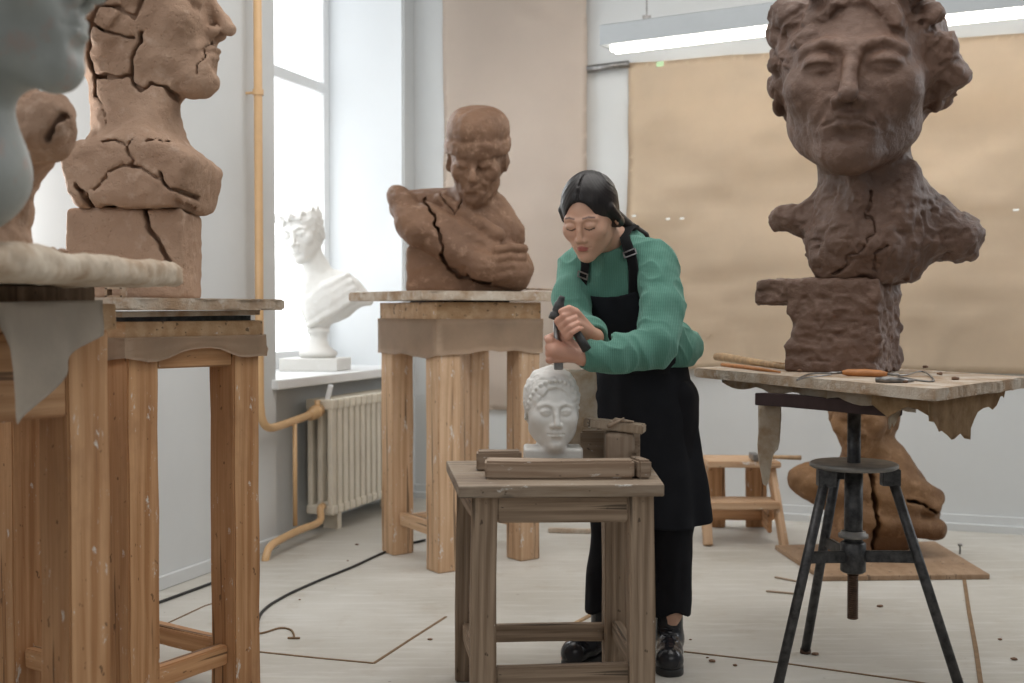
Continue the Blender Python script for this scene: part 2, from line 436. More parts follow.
def to_mesh(name, P, Qd):
    me = bpy.data.meshes.new(name)
    me.vertices.add(len(P)); me.vertices.foreach_set('co', P.astype(np.float32).ravel())
    me.loops.add(len(Qd)*4); me.loops.foreach_set('vertex_index', Qd.astype(np.int32).ravel())
    me.polygons.add(len(Qd)); me.polygons.foreach_set('loop_start', np.arange(0, len(Qd)*4, 4, dtype=np.int32))
    me.polygons.foreach_set('loop_total', np.full(len(Qd), 4, np.int32))
    me.polygons.foreach_set('use_smooth', np.ones(len(Qd), bool))
    me.update(calc_edges=True); return me
def sculpt(name, f, lo, hi, h, mat, parent=None, **kw):
    P, Qd = nets(f, lo, hi, h, **kw)
    # drop tiny floating islands: keep faces as they are (fields are built connected)
    return link(name, to_mesh(name, P, Qd), mat, parent)

def head(q, o={}):
    """human head; unit = chin to crown, face towards -Y, origin at eye height"""
    g = o.get
    jw = g('jaw', 1.0)
    d = ell(q, (0, .09, .13), (.325, .40, .365))
    d = smin(d, ell(q, (0, -.10, -.13), (.255*jw, .285, .36)), .14)
    d = smin(d, cap(q, (.19*jw, -.02, -.27), (.055, -.28, -.425), .055, .06), .12)
    d = smin(d, cap(q, (-.19*jw, -.02, -.27), (-.055, -.28, -.425), .055, .06), .12)
    d = smin(d, sph(q, (0, -.31, -.425), .075*g('chin', 1)), .10)
    def face(p, d):
        ax = p.copy(); ax[:, 0] = np.abs(ax[:, 0])
        d = smin(d, ell(ax, (.185, -.255, -.10), (.085, .075, .085)), .12)
        bw = g('brow', 1.0); sk = g('sock', 1.0)
        d = smin(d, chain(ax, [(.04, -.365, .075), (.12, -.352, .105), (.205, -.29, .075)], [.020*bw, .024*bw, .014]), .08)
        d = smax(d, -ell(ax, (.122, -.425, .004), (.076, .080*sk, .050)), .085)
        d = smin(d, ell(ax, (.125, -.315, .0), (.066, .060, .050)), .03)
        op = g('eye', .5)   # 0 closed .. 1 open
        top = .022*op+(-.022)*(1-op)
        # upper lid: skin over the ball above the slit; lower lid below it
        ball = ell(ax, (.125, -.313, .002), (.078, .070, .056))
        curve = top-1.6*(ax[:, 0]-.125)**2*4
        lidu = smax(ball, curve-p[:, 2], .008)
        lidl = smax(ball+.003, p[:, 2]-(-.026+4*(ax[:, 0]-.125)**2), .008)
        d = smin(d, np.minimum(lidu, lidl), .016)
        if g('slit', True):
            d = smax(d, -chain(ax, [(.066, -.375, -.020), (.125, -.390, -.012), (.188, -.352, -.022)], [g('slitr', .008)]*3), .006) if op < .3 else d
        if g('pupil'):
            d = smax(d, -sph(ax, (.125, -.385, .004), .016), .01)
        # nose
        nl = g('nose', 1.0); nz = g('nz', 0)
        nb = chain(ax, [(0, -.35, .06), (0, -.405, -.03), (0, -.405-.07*nl, -.145+nz)], [.026, .028, .042], .02)
        d = smin(d, nb, .05)
        d = smin(d, ell(ax, (.05*g('nw', 1), -.405, -.165+nz), (.034, .045, .032)), .025)
        d = smax(d, -ell(ax, (.026, -.43-.03*nl, -.20+nz), (.014, .022, .018)), .012)
        # mouth
        d = smin(d, ell(ax, (0, -.325, -.275), (.13, .07, .10)), .08)
        lp = g('lips', 1.0); cz = g('mouthcurve', .0)
        ul = chain(ax, [(0, -.408, -.262), (.035, -.402, -.256), (.095, -.352, -.275+cz)], [.019*lp, .019*lp, .008], .01)
        ll = chain(ax, [(0, -.400, -.302), (.04, -.394, -.300), (.088, -.350, -.280+cz)], [.024*lp, .021*lp, .008], .01)
        d = smin(d, ul, .018); d = smin(d, ll, .018)
        d = smax(d, -chain(ax, [(0, -.435, -.280), (.04, -.425, -.279), (.105, -.365, -.279+cz)], [.010, .009, .007]), .012)
        d = smax(d, -ell(ax, (0, -.425, -.36), (.07, .045, .025)), .05)
        if g('folds'):
            fo = g('folds')
            d = smax(d, -cap(ax, (.075, -.41, -.17), (.135, -.35, -.30), .012*fo, .008*fo), .03)
        return d
    d = near(q, d, (0, -.32, -.12), .42, face)
    if g('ears', True):
        def ear(p, d):
            ax = p.copy(); ax[:, 0] = np.abs(ax[:, 0])
            R = rot(0, 12, 0) @ np.array(Matrix.Rotation(math.radians(22), 3, 'Z'), np.float32)
            e = ell(ax, (.335, .06, -.045), (.032, .075, .125), R)
            e = smax(e, -ell(ax, (.365, .035, -.035), (.028, .045, .085), R), .02)
            return smin(d, e, .03)
        d = near(q, d, (0, .06, -.05), .55, ear)
    return d
def headf(c, s, R, o={}):
    c = np.asarray(c, np.float32); R = np.asarray(R, np.float32)
    return lambda p: head(((p-c) @ R)/s, o)*s
def loc(c, s, R): return lambda p: ((p-np.asarray(c, np.float32)) @ np.asarray(R, np.float32))/s
def wpt(c, s, R, q): return np.asarray(c, np.float32)+s*(np.asarray(R, np.float32) @ np.asarray(q, np.float32))

# ================================================================ THE ROOM
CO = Vector((-.561, 6.646, 0)); D1 = Vector((.338, .941, 0)).normalized(); D2 = Vector((.941, -.338, 0)).normalized()
def wl(s, t, z): return CO - D1*s - D2*t + Vector((0, 0, z))        # left wall: s from the corner towards us, t outwards
def wb(s, t, z): return CO + D2*s + D1*t + Vector((0, 0, z))        # back wall: s rightwards, t outwards
def wbox(bm, f, s0, s1, t0, t1, z0, z1):
    vs = [bm.verts.new(f(s, t, z)) for z in (z0, z1) for s, t in ((s0, t0), (s1, t0), (s1, t1), (s0, t1))]
    for q in ((0, 1, 2, 3), (7, 6, 5, 4), (0, 4, 5, 1), (1, 5, 6, 2), (2, 6, 7, 3), (3, 7, 4, 0)): bm.faces.new([vs[i] for i in q])
def struct(name, bm, mat):
    return tag(link(name, bm, mat), kind='structure')
bm = bmesh.new(); bmesh.ops.create_grid(bm, x_segments=1, y_segments=1, size=1)
for v in bm.verts: v.co = Vector((v.co.x*6+1.2, v.co.y*6+3.2, 0))
struct('floor', bm, M['floor'])
WH = 3.6
S0, S1 = .134, 1.516
bm = bmesh.new()
wbox(bm, wl, 0, S0, 0, .55, 0, WH); wbox(bm, wl, S1, 8.2, 0, .55, 0, WH)
wbox(bm, wl, S0, S1, 0, .55, 3.15, WH); wbox(bm, wl, S0, S1, .13, .55, 0, .72)
struct('wall_left', bm, M['wall'])
bm = bmesh.new(); wbox(bm, wb, -.55, 6.5, 0, .2, 0, WH); struct('wall_back', bm, M['wall'])
# splayed white lining of the window recess
bm = bmesh.new()
wbox(bm, wl, S0-.0, S0+.012, .012, .55, .765, 3.15); wbox(bm, wl, S1-.012, S1, .012, .55, .765, 3.15); wbox(bm, wl, S0, S1, .012, .55, 3.138, 3.15)
struct('trim_1', bm, M['reveal'])
bm = bmesh.new(); wbox(bm, wl, S0+.005, S1+.035, -.035, .56, .722, .767); bevel(bm, .008); struct('trim_2', bm, M['white'])
# window: outer frame, mullions, transom, panes
win = thing('window_1', wl(.8, .5, .77), None, None); win['kind'] = 'structure'
bm = bmesh.new()
wbox(bm, wl, S0+.012, S0+.075, .47, .53, .767, 3.138); wbox(bm, wl, S1-.075, S1-.012, .47, .53, .767, 3.138)
wbox(bm, wl, S0+.07, S1-.07, .47, .53, .767, .86); wbox(bm, wl, S0+.07, S1-.07, .47, .53, 3.06, 3.138)
wbox(bm, wl, S0+.07, S1-.07, .46, .53, 2.315, 2.375)
wbox(bm, wl, .79, .86, .465, .53, .85, 3.08)
bevel(bm, .004, 1); link('window_frame', bm, M['white'], win)
for nm, (a, b, c, d_) in {'pane': (S0+.07, .80, .85, 2.33)}.items():
    for (a, b, c, d_) in ((S0+.07, .80, .85, 2.33), (.85, S1-.07, .85, 2.33), (S0+.07, .80, 2.36, 3.07), (.85, S1-.07, 2.36, 3.07)):
        bm = bmesh.new(); wbox(bm, wl, a, b, .495, .503, c, d_); link('pane', bm, M['pane'], win)
bm = bmesh.new(); wbox(bm, wl, S1, 8.2, -.014, 0, 0, .055); bevel(bm, .004, 1); struct('baseboard_left', bm, M['wall'])
bm = bmesh.new(); wbox(bm, wb, 0, 6.5, -.05, 0, 0, .035); wbox(bm, wb, 0, 6.5, -.018, 0, 0, .075); struct('baseboard_back', bm, M['wall'])

# seams between the floor sheets
def seam(name, pts, wd, mat):
    bm = bmesh.new(); P = [onfloor(*p) for p in pts]
    for a, b in zip(P[:-1], P[1:]):
        n = Vector((-(b-a).y, (b-a).x, 0)).normalized()*wd/2
        lo = [a-n, a+n, b+n, b-n]
        vs = [bm.verts.new(q+Vector((0, 0, .0))) for q in lo]+[bm.verts.new(q+Vector((0, 0, .0025))) for q in lo]
        for q in ((0, 1, 2, 3), (7, 6, 5, 4), (0, 4, 5, 1), (1, 5, 6, 2), (2, 6, 7, 3), (3, 7, 4, 0)): bm.faces.new([vs[i] for i in q])
    return struct(name, bm, mat)
seam('trim_3', [(257, 652), (315, 658), (374, 663.5), (410, 640), (446, 617)], .009, M['seam'])
seam('trim_4', [(684, 652), (780, 663), (915, 682), (960, 690)], .009, M['seam'])
seam('trim_5', [(964, 578), (969, 612), (976, 650), (983, 700)], .014, M['seam'])
seam('trim_6', [(160, 627), (205, 606), (258, 590)], .006, M['seam'])

# ---------------------------------------------------------------- paper sheets on the back wall
def paper(name, s0, s1, z0, z1, mat, label, amp, seed, fold=None, t=.03, top_sag=0):
    ns, nz = int((s1-s0)/.035), int((z1-z0)/.035); g = np.array([[(s, z, seed) for s in np.linspace(s0, s1, ns)] for z in np.linspace(z0, z1, nz)], np.float32)
    n = fbm(g.reshape(-1, 3)*A(1.2, 2.2, 1), 1.6, 3).reshape(nz, ns)
    n2 = np.maximum(ridge(g.reshape(-1, 3)*A(1, 2.4, 1), 2.2, 2).reshape(nz, ns), 0)**3
    rows = []
    for i, z in enumerate(np.linspace(z0, z1, nz)):
        r = []
        for j, s in enumerate(np.linspace(s0, s1, ns)):
            off = -t-amp*n[i, j]-amp*.55*n2[i, j]
            if fold and abs(z-fold) < .03: off += -.012*(1-abs(z-fold)/.03)
            r.append(wb(s, min(off, -.006), z+.002*math.sin(s*3)))
        rows.append(r)
    o = link(name, sheet(rows, .0012), mat, None, True)
    return tag(o, label, 'paper')
def sof(px, t=.03):      # distance along back wall seen at a pixel column
    r = (px-512)/F; a = CO-D1*t
    return (r*a.y-a.x)/(D2.x-r*D2.y)
paper('paper_backdrop', sof(443.5), sof(587), .52, 3.4, M['kraft_pink'], 'tall pinkish beige paper sheet hanging behind the capped bust', .016, 3.0)
paper('paper_backdrop', sof(627.5), sof(627.5)+2.9, .775, 2.405, M['kraft'], 'wide golden kraft paper sheet pinned behind the large head', .024, 8.0, fold=1.585)
for k, (px, py, c) in enumerate(((634, 216, 0), (668, 219, 0), (682, 218.5, 0), (660, 64, 1), (1016, 210, 0))):
    Y = at(px, py, 1); Yd = 6.05-.36*((px-512)/F*5.9)
    p = at(px, py, 6.34-.36*((px-512)/F*6.0)-.10)
    bm = bmesh.new(); R = Matrix((D2, D1, Vector((0, 0, 1)))).transposed()
    box(bm, (0, 0, 0), (.012 if c == 0 else .02, .0012, .005 if c == 0 else .013)); bevel(bm, .0006, 1)
    for v in bm.verts:
        v.co.y += -.004*math.sin(v.co.x*90)
        v.co = R @ v.co+p
    lab = ['small bright tape piece at left end of the paper fold', 'bright tape piece on the fold right of woman, left one of a pair', 'bright tape piece on the fold right of woman, right one of a pair', 'pale green tape at the top edge of the kraft paper', 'bright tape piece on the fold at the far right edge'][k]
    tag(link('tape', bm, mat_plain('clear_tape_%d' % k, (.9, .9, .86) if c == 0 else (.42, .62, .36), .25)), lab, 'tape', 'tape pieces on the kraft paper' )
# picture rail rod between the sheets
bm = bmesh.new(); a = wb(sof(587)+.005, -.045, 2.385); b = wb(sof(629), -.045, 2.395); tube(bm, [a, b], .019, 16)
rod = link('wall_rod', bm, M['steel'], None, True); tag(rod, 'grey metal rod on the white wall between the paper sheets', 'rod')
for f_ in (.25, .7):
    bm = bmesh.new(); tube(bm, [a.lerp(b, f_), a.lerp(b, f_)+D1*.055], .008, 8); link('bracket', bm, M['steel'], rod)

# ---------------------------------------------------------------- fluorescent lamps
def lamp(p, q, label):
    p, q = Vector(p), Vector(q); d = (q-p).normalized(); n = Vector((d.y, -d.x, 0)).normalized()
    root = thing('fluorescent_lamp', p, label, 'lamp', 'fluorescent lamps above the paper')
    up = Vector((0, 0, 1))
    prof = [(-.055, 0), (.055, 0), (.062, .095), (.02, .11), (-.02, .11), (-.062, .095)]
    bm = bmesh.new(); rr = [[bm.verts.new(e+n*a+up*z) for a, z in prof] for e in (p, q)]
    for k in range(6): bm.faces.new((rr[0][k], rr[0][(k+1) % 6], rr[1][(k+1) % 6], rr[1][k]))
    bm.faces.new(rr[0]); bm.faces.new(rr[1][::-1]); link('housing', bm, M['lamp'], root)
    for s in (-.026, .026):
        bm = bmesh.new(); tube(bm, [p+d*.05+n*s-up*.018, q-d*.05+n*s-up*.018], .014, 12); link('tube', bm, M['tube'], root, True)
    for f_ in (.2, .8):
        c = p.lerp(q, f_); bm = bmesh.new(); box(bm, c+up*.118, (.02, .012, .012)); tube(bm, [c+up*.11, c+up*1.15], .004, 6); link('hanger', bm, M['steel'], root)
lamp((.463, 5.79, 2.395), (1.45, 5.24, 2.395), 'grey fluorescent lamp hanging between the woman and the large head')
lamp((1.49, 5.42, 2.395), (2.75, 4.80, 2.395), 'grey fluorescent lamp hanging at the right of the large head')

# ---------------------------------------------------------------- radiator and pipes under the window
rad = thing('radiator', wl(.9, .0, .09), 'cream ribbed cast radiator under the window sill', 'radiator')
ns = 15; s_first = 1.13
for k in range(ns):
    s = s_first-k*.061
    bm = bmesh.new()
    for t0 in (-.075, -.02, .035):
        wbox(bm, wl, s-.022, s+.022, t0-.014, t0+.014, .115, .625)
    wbox(bm, wl, s-.025, s+.025, -.095, .055, .60, .65); wbox(bm, wl, s-.025, s+.025, -.095, .055, .09, .135)
    bevel(bm, .009, 2); link('rib', bm, M['radiator'], rad, False)
bm = bmesh.new(); tube(bm, [wl(s_first+.02, -.02, .61), wl(s_first-ns*.061, -.02, .61)], .024, 12); tube(bm, [wl(s_first+.02, -.02, .13), wl(s_first-ns*.061, -.02, .13)], .024, 12)
link('manifold', bm, M['radiator'], rad, True)
for s in (s_first-.12, s_first-.75):
    bm = bmesh.new(); wbox(bm, wl, s-.02, s+.02, -.05, .03, 0, .095); link('foot', bm, M['radiator'], rad)
pip = thing('heating_pipe', wl(1.75, -.07, 0), 'ochre yellow heating pipe running down the wall to the radiator', 'pipe')
sp = 1.745
bm = bmesh.new()
pts = [wl(sp, -.06, 3.55), wl(sp, -.06, 2.0), wl(sp, -.06, .80)]+smooth_path([wl(sp, -.06, .68), wl(sp-.02, -.06, .60), wl(sp-.08, -.06, .563), wl(sp-.22, -.05, .565)], 6)+[wl(s_first+.13, -.03, .585), wl(s_first+.03, -.02, .60)]
tube(bm, pts, .0185, 16); link('riser', bm, M['pipe'], pip, True)
bm = bmesh.new(); tube(bm, [wl(sp-.30, -.055, .56), wl(sp-.30, -.055, .09)], .0105, 12); link('bypass', bm, M['pipe'], pip, True)
bm = bmesh.new(); tube(bm, smooth_path([wl(s_first+.03, -.04, .135), wl(s_first+.09, -.06, .13), wl(s_first+.12, -.07, .075), wl(sp-.30, -.07, .068), wl(sp-.05, -.09, .055), wl(sp+.02, -.10, .02), wl(sp+.03, -.10, -.03)], 6), .0175, 14); link('return', bm, M['pipe'], pip, True)
bm = bmesh.new(); tube(bm, [wl(s_first+.14, -.035, .583), wl(s_first+.10, -.03, .588), wl(s_first+.095, -.03, .59), wl(s_first+.03, -.02, .60)], [.027, .027, .033, .033], 10); tube(bm, [wl(s_first+.06, -.03, .60), wl(s_first+.06, -.03, .65)], .014, 10)
link('valve', bm, M['pipe'], pip, True)
for z in (2.02, .95):
    bm = bmesh.new(); tube(bm, [wl(sp, -.06, z-.012), wl(sp, -.06, z+.012)], .024, 14); tube(bm, [wl(sp, -.05, z), wl(sp, .0, z)], .006, 8); link('clip', bm, M['pipe'], pip)
bm = bmesh.new(); p0 = wl(s_first-.01, -.055, .715)
box(bm, p0+Vector((0, 0, -.035)), (.012, .012, .04), Matrix.Rotation(.25, 3, 'Y')); bevel(bm, .003, 1)
tag(link('sill_bracket', bm, M['white']), 'white sill bracket between the radiator valve and sill', 'bracket')

# ================================================================ STANDS
def stand(corners, label, name, ztop, leg, mat, apron, apron_t, st_z, rails, back_bev=.005, lean=0, rot_=None, splay=0, st_mat=None, cat='stand', bits=None):
    """corners: leg centres in order around; returns root"""
    c = sum((Vector((x, y, 0)) for x, y in corners), Vector())/4
    root = thing(name, (c.x, c.y, 0), label, cat)
    e = (Vector((*corners[1], 0))-Vector((*corners[0], 0))).normalized(); a = math.atan2(e.y, e.x)
    for i, (x, y) in enumerate(corners):
        d = (Vector((x, y, 0))-c)
        beam('leg', (x+d.x*splay, y+d.y*splay, 0), (x, y, ztop), leg, leg, mat, root, roll=a, seed=i*7+len(label))
    for i in range(4):
        p, q = Vector((*corners[i], 0)), Vector((*corners[(i+1) % 4], 0)); d = (q-p).normalized()
        n = Vector((d.y, -d.x, 0));
        if n.dot((p+q)/2-c) < 0: n = -n
        off = n*(leg/2-apron_t/2-.004)
        zz = ztop-apron/2-.002
        beam('apron', p+d*leg*.5+off+Vector((0, 0, zz)), q-d*leg*.5+off+Vector((0, 0, zz)), apron, apron_t, mat, root, seed=i)
    for (i, z, w_, t_) in rails:
        p, q = Vector((*corners[i], 0)), Vector((*corners[(i+1) % 4], 0)); d = (q-p).normalized()
        k = 1+splay*(1-z/ztop)
        p = c+(p-c)*k; q = c+(q-c)*k
        beam('stretcher', p+d*leg*.5+Vector((0, 0, z)), q-d*leg*.5+Vector((0, 0, z)), w_, t_, st_mat or mat, root, seed=i+40)
    return root

# stand 1: left, under the cracked profile bust
c1 = [(-.98, 2.95), (-.786, 3.25), (-1.19, 3.51), (-1.384, 3.21)]
s1 = stand(c1, 'tall pine modelling stand under the cracked profile bust', 'modelling_stand', 1.005, .098, M['pine'], .075, .035, .135, [(0, .115, .055, .04), (1, .115, .055, .04), (2, .115, .055, .04), (3, .115, .055, .04)])
e1 = Vector((.543, .84, 0)).normalized(); f1 = Vector((-.84, .543, 0)).normalized(); cc1 = Vector((-1.085, 3.23, 0))
def quad(c, e, f, a, b, a2=None, b2=None):
    a2 = a if a2 is None else a2; b2 = b if b2 is None else b2
    return [c-e*a-f*b, c+e*a2-f*b, c+e*a2+f*b2, c-e*a+f*b2]
# frame head on top of the legs
bm = prism(quad(cc1, e1, f1, .238, .295), 1.005, 1.052); bevel(bm, .004); roughen(bm, .001); link('top_frame', bm, M['pine_x'], s1)
bm = prism(quad(cc1, e1, f1, .215, .27), 1.052, 1.066); link('iron_plate', bm, M['iron'], s1)
bm = prism(quad(cc1, e1, f1, .245, .30, .22), 1.066, 1.080); bevel(bm, .002); roughen(bm, .003, seed=3, scale=30); link('packing_board', bm, M['plastered'], s1)
# board on top, ragged edge
def board(c, e, f, a, b, z0, z1, a2=None, b2=None, seed=0, amp=.006, n=14):
    P = quad(c, e, f, a, b, a2, b2); out = []
    rnd = random.Random(seed)
    for i in range(4):
        p, q = P[i], P[(i+1) % 4]
        for k in range(n): out.append(p.lerp(q, k/n)+Vector((rnd.uniform(-amp, amp), rnd.uniform(-amp, amp), 0)))
    bm = prism(out, z0, z1); bmesh.ops.bevel(bm, geom=[x for x in bm.edges if abs(x.verts[0].co.z-x.verts[1].co.z) < 1e-6], offset=.004, segments=2, affect='EDGES')
    return bm
tag(link('modelling_board', board(cc1, e1, f1, .30, .34, 1.081, 1.112, .28, seed=4, amp=.008), M['plastered'], None), 'plaster spattered board lying on the stand of cracked profile bust', 'board')
# wrap strips of paper around the stand head
def band(c, e, f, a, b, z0, z1, mat, name, parent, seed=0, amp=.006, sag=.02, sides=(0, 1, 2, 3)):
    P = quad(c, e, f, a, b); rows = []; n = 14; path = []
    for i in sides:
        p, q = P[i], P[(i+1) % 4]
        for k in range(n): path.append(p.lerp(q, k/n))
    path.append(P[(sides[-1]+1) % 4])
    cen = c
    for j in range(7):
        u = j/6; r = []
        for i, p in enumerate(path):
            o = (p-cen).normalized()
            g = float(fbm(A(p.x, p.y, u*.25+seed)[None], 9, 2)[0]); g2 = float(fbm(A(p.x, p.y, seed+4)[None], 6, 2)[0])
            z = z0+(z1-z0)*u+(g2*sag*(1-u))
            r.append(Vector((p.x, p.y, z))+o*(.004+amp*abs(g)))
        rows.append(r)
    return link(name, sheet(rows, .0015), mat, parent, True)
band(cc1, e1, f1, .241, .298, .955, 1.012, M['wrap'], 'paper_wrap', s1, 2, .008, .03)

# stand 2: middle, under the capped bust
c2 = [(-.286, 4.76), (.048, 4.99), (-.177, 5.34), (-.511, 5.11)]
s2 = stand(c2, 'pale pine modelling stand under the capped shawl bust', 'modelling_stand', 1.03, .105, M['pine_light'], .10, .035, .2, [(2, .14, .05, .04), (3, .16, .055, .04), (1, .16, .055, .04)])
e2 = Vector((.824, .567, 0)).normalized(); f2 = Vector((-.54, .842, 0)).normalized(); cc2 = Vector((-.2315, 5.05, 0))
bm = prism(quad(cc2, e2, f2, .262, .262), 1.03, 1.115); bevel(bm, .004); roughen(bm, .001); link('top_frame', bm, M['pine_x'], s2)
bm = prism(quad(cc2, e2, f2, .15, .18), 1.115, 1.122); link('packing_board', bm, M['iron'], s2)
band(cc2, e2, f2, .264, .264, .90, 1.045, M['wrap'], 'paper_wrap', s2, 5, .006, .02)
tag(link('modelling_board', board(cc2, e2, f2, .37, .33, 1.122, 1.160, .42, .36, seed=9, amp=.008), M['plastered'], None), 'plaster spattered board lying under the capped shawl bust', 'board')
# crumpled paper corner lying on it
rows = []
for i in range(9):
    rows.append([cc2+e2*(.10+.30*j/12)-f2*(.30-.14*i/8)+Vector((0, 0, 1.164+.012*abs(float(fbm(A(i*.12, j*.1, 1)[None], 3, 2)[0]))+.004)) for j in range(13)])
tag(link('crumpled_paper', sheet(rows, .0015), M['wrap'], None, True), 'crumpled brown paper lying in front of the capped bust', 'paper')

# stand 0: near left, mostly out of frame
e0 = Vector((.543, .84, 0)).normalized(); f0 = Vector((-.84, .543, 0)).normalized()
R0 = Vector((-.897, 2.35, 0)); c0 = [tuple((R0-e0*.62).xy), tuple(R0.xy), tuple((R0+f0*.46).xy), tuple((R0-e0*.62+f0*.46).xy)]
s0 = stand(c0, 'dark pine stand nearest at the left edge under a plaster slab', 'modelling_stand', 1.04, .098, M['pine'], .17, .035, .13, [(0, .16, .055, .04), (3, .16, .055, .04)])
cc0 = R0-e0*.31+f0*.23
bm = prism(quad(cc0, e0, f0, .37, .29), 1.04, 1.094); bevel(bm, .004); link('top_frame', bm, M['pine_x'], s0)
bm = prism(quad(cc0, e0, f0, .34, .26), 1.094, 1.128); bevel(bm, .003); roughen(bm, .001); link('dark_box_base', bm, M['old'], s0)
# plaster slab: sculpted
se = Vector((.095, .995, 0)).normalized(); sf = Vector((-.995, .095, 0)).normalized(); sc0 = Vector((-1.075, 2.08, 0))
def slabf(p):
    R = np.array([[se.x, sf.x, 0], [se.y, sf.y, 0], [0, 0, 1]], np.float32)
    d = bx(p, A(sc0.x, sc0.y, 1.156), (.42, .34, .024), .018, R)
    return d-.006*fbm(p, 12, 3)-.005*np.abs(fbm(p, 35, 3))
sl = sculpt('plaster_slab', slabf, (-1.5, 1.55, 1.09), (-.58, 2.6, 1.23), .007, M['slab'])
tag(sl, 'plaster caked cloth covered slab lying on the nearest left stand', 'slab')
def drape_bottom(px):
    X = [-60, -20, 0, 10, 20, 28, 40, 60, 85, 103]; Y = [316, 318, 322, 350, 410, 425, 410, 378, 352, 335]
    return float(np.interp(px, X, Y))
rows = []
for i in range(41):
    px = 103-163*i/40; Yd = 2.26-.42*(103-px)/163
    top = at(px, 300+.02*(103-px), Yd); bot = at(px, drape_bottom(px), Yd)
    rows.append([top.lerp(bot, j/14)+Vector((.01*math.sin(i*.55+j*.15)*(j/14), -.018*math.sin(i*.42)*(j/14)-.02*(j/14), 0)) for j in range(15)])
cv = link('canvas_drape', sheet(rows, .002), M['canvas'], None, True); tag(cv, 'grey beige canvas cloth draped over the near left stand edge', 'cloth')

# ================================================================ MIDDLE STOOL (front)
sc = [(-.072, 2.94), (.330, 2.97), (.298, 3.36), (-.128, 3.34)]
st = stand(sc, 'weathered wooden work stool carrying the white child head', 'work_stool', .608, .066, M['old'], .068, .03, .1, [(0, .140, .05, .03), (1, .15, .05, .03), (2, .135, .05, .03), (3, .15, .05, .03)], splay=.03, cat='stool')
TZ = .64
bm = bmesh.new()
P4 = [flat(458.5, 2.87, 0), flat(665, 2.90, 0), flat(647, 3.40, 0), flat(446, 3.36, 0)]
P4 = [Vector((p.x, p.y, 0)) for p in P4]
bm = prism(P4, .609, TZ); bevel(bm, .004); 
link('stool_top', bm, M['old_top'], st)
rows = None
# planks lying on the stool
def plank(px0, px1, Y0, Y1, z0, h_, dpt, mat, label, tilt=0, amp=.0015):
    a = flat(px0, Y0, z0+h_/2); b = flat(px1, Y1, z0+h_/2+tilt)
    o = beam('timber_block', a, b, h_, dpt, mat, None, bev=.006, amp=amp)
    return tag(o, label, 'timber block')
plank(484.5, 633, 3.02, 3.02, TZ, .048, .075, M['grey_timber'], 'long timber block lying along the front of the stool top')
plank(634, 647, 3.02, 3.03, TZ, .05, .08, M['grey_timber'], 'short timber cube at the right front corner of the stool top')
plank(476, 521, 3.17, 3.17, TZ, .055, .06, M['grey_timber'], 'timber block lying behind, left of the white child head')
plank(581, 640, 3.27, 3.25, TZ, .10, .055, M['grey_timber'], 'upright wide board standing behind, right of the white head')
# saddle-shaped wood block
def saddle(p):
    c = at(619, 446, 3.16); c = A(c.x, c.y, TZ+.058)
    d = bx(p, c, (.040, .045, .050), .012)
    return smax(d, -cap(p, c+A(.05, -.08, -.03), c+A(.05, .08, -.03), .030), .01)-.001*fbm(p, 40, 2)
tag(sculpt('notched_block', lambda p: saddle(p), (.20, 3.05, TZ+.004), (.38, 3.28, TZ+.13), .004, M['grey_timber']), 'notched wooden block standing at the right of the stool', 'wood block')
o = beam('batten', at(586, 422.5, 3.17)+Vector((0, 0, 0)), at(645, 429, 3.12), .024, .05, M['old_top'], None, bev=.003, amp=.002)
tag(o, 'paint spattered flat batten resting across the upright blocks', 'batten')
bm = bmesh.new()
tube(bm, [at(606, 425, 3.14), at(616, 420, 3.13), at(634, 422, 3.12)], [.003, .007, .003], 8); 
sh = link('wood_chip', bm, M['grey_timber'], None, True); tag(sh, 'small wood shaving lying on the batten, longer upper one', 'wood shaving')
bm = bmesh.new(); tube(bm, [at(608, 426.5, 3.12), at(614, 423.5, 3.11), at(624, 418, 3.12)], [.006, .005, .002], 8)
tag(link('wood_chip', bm, M['grey_timber'], None, True), 'small wood shaving lying on the batten, shorter slanting one', 'wood shaving')

# ================================================================ TRIPOD TURNTABLE (right)
TC = Vector((.984, 3.3, 0))
tr = thing('tripod_turntable', TC, 'black iron tripod turntable stand with round grey disc', 'turntable')
bm = bmesh.new(); lathe(bm, TC, [(.02, .628), (.118, .628), (.124, .632), (.124, .640), (.118, .643), (.02, .643)], 48); link('disc', bm, M['iron_grey'], tr, True)
bm = bmesh.new(); lathe(bm, TC, [(.019, .40), (.019, .858)], 20); link('post', bm, M['iron'], tr, True)
bm = bmesh.new(); lathe(bm, TC, [(.026, .33), (.026, .628)], 24); link('outer_tube', bm, M['iron'], tr, True)
bm = bmesh.new(); lathe(bm, TC, [(.027, .425), (.042, .427), (.042, .436), (.035, .438), (.035, .444), (.027, .446)], 28); link('collar', bm, M['iron_grey'], tr, True)
bm = bmesh.new(); lathe(bm, TC, [(.03, .325), (.036, .33), (.036, .41), (.03, .415)], 24); link('hub', bm, M['iron'], tr, True)
prof = []
z = .19
while z < .33: prof += [(.0135, z), (.0165, z+.003), (.0135, z+.006)]; z += .0062
bm = bmesh.new(); lathe(bm, TC, prof, 16); link('screw', bm, M['rust'], tr)
feet = [Vector((.735, 3.18, 0)), Vector((1.262, 3.20, 0)), Vector((.925, 3.60, 0))]
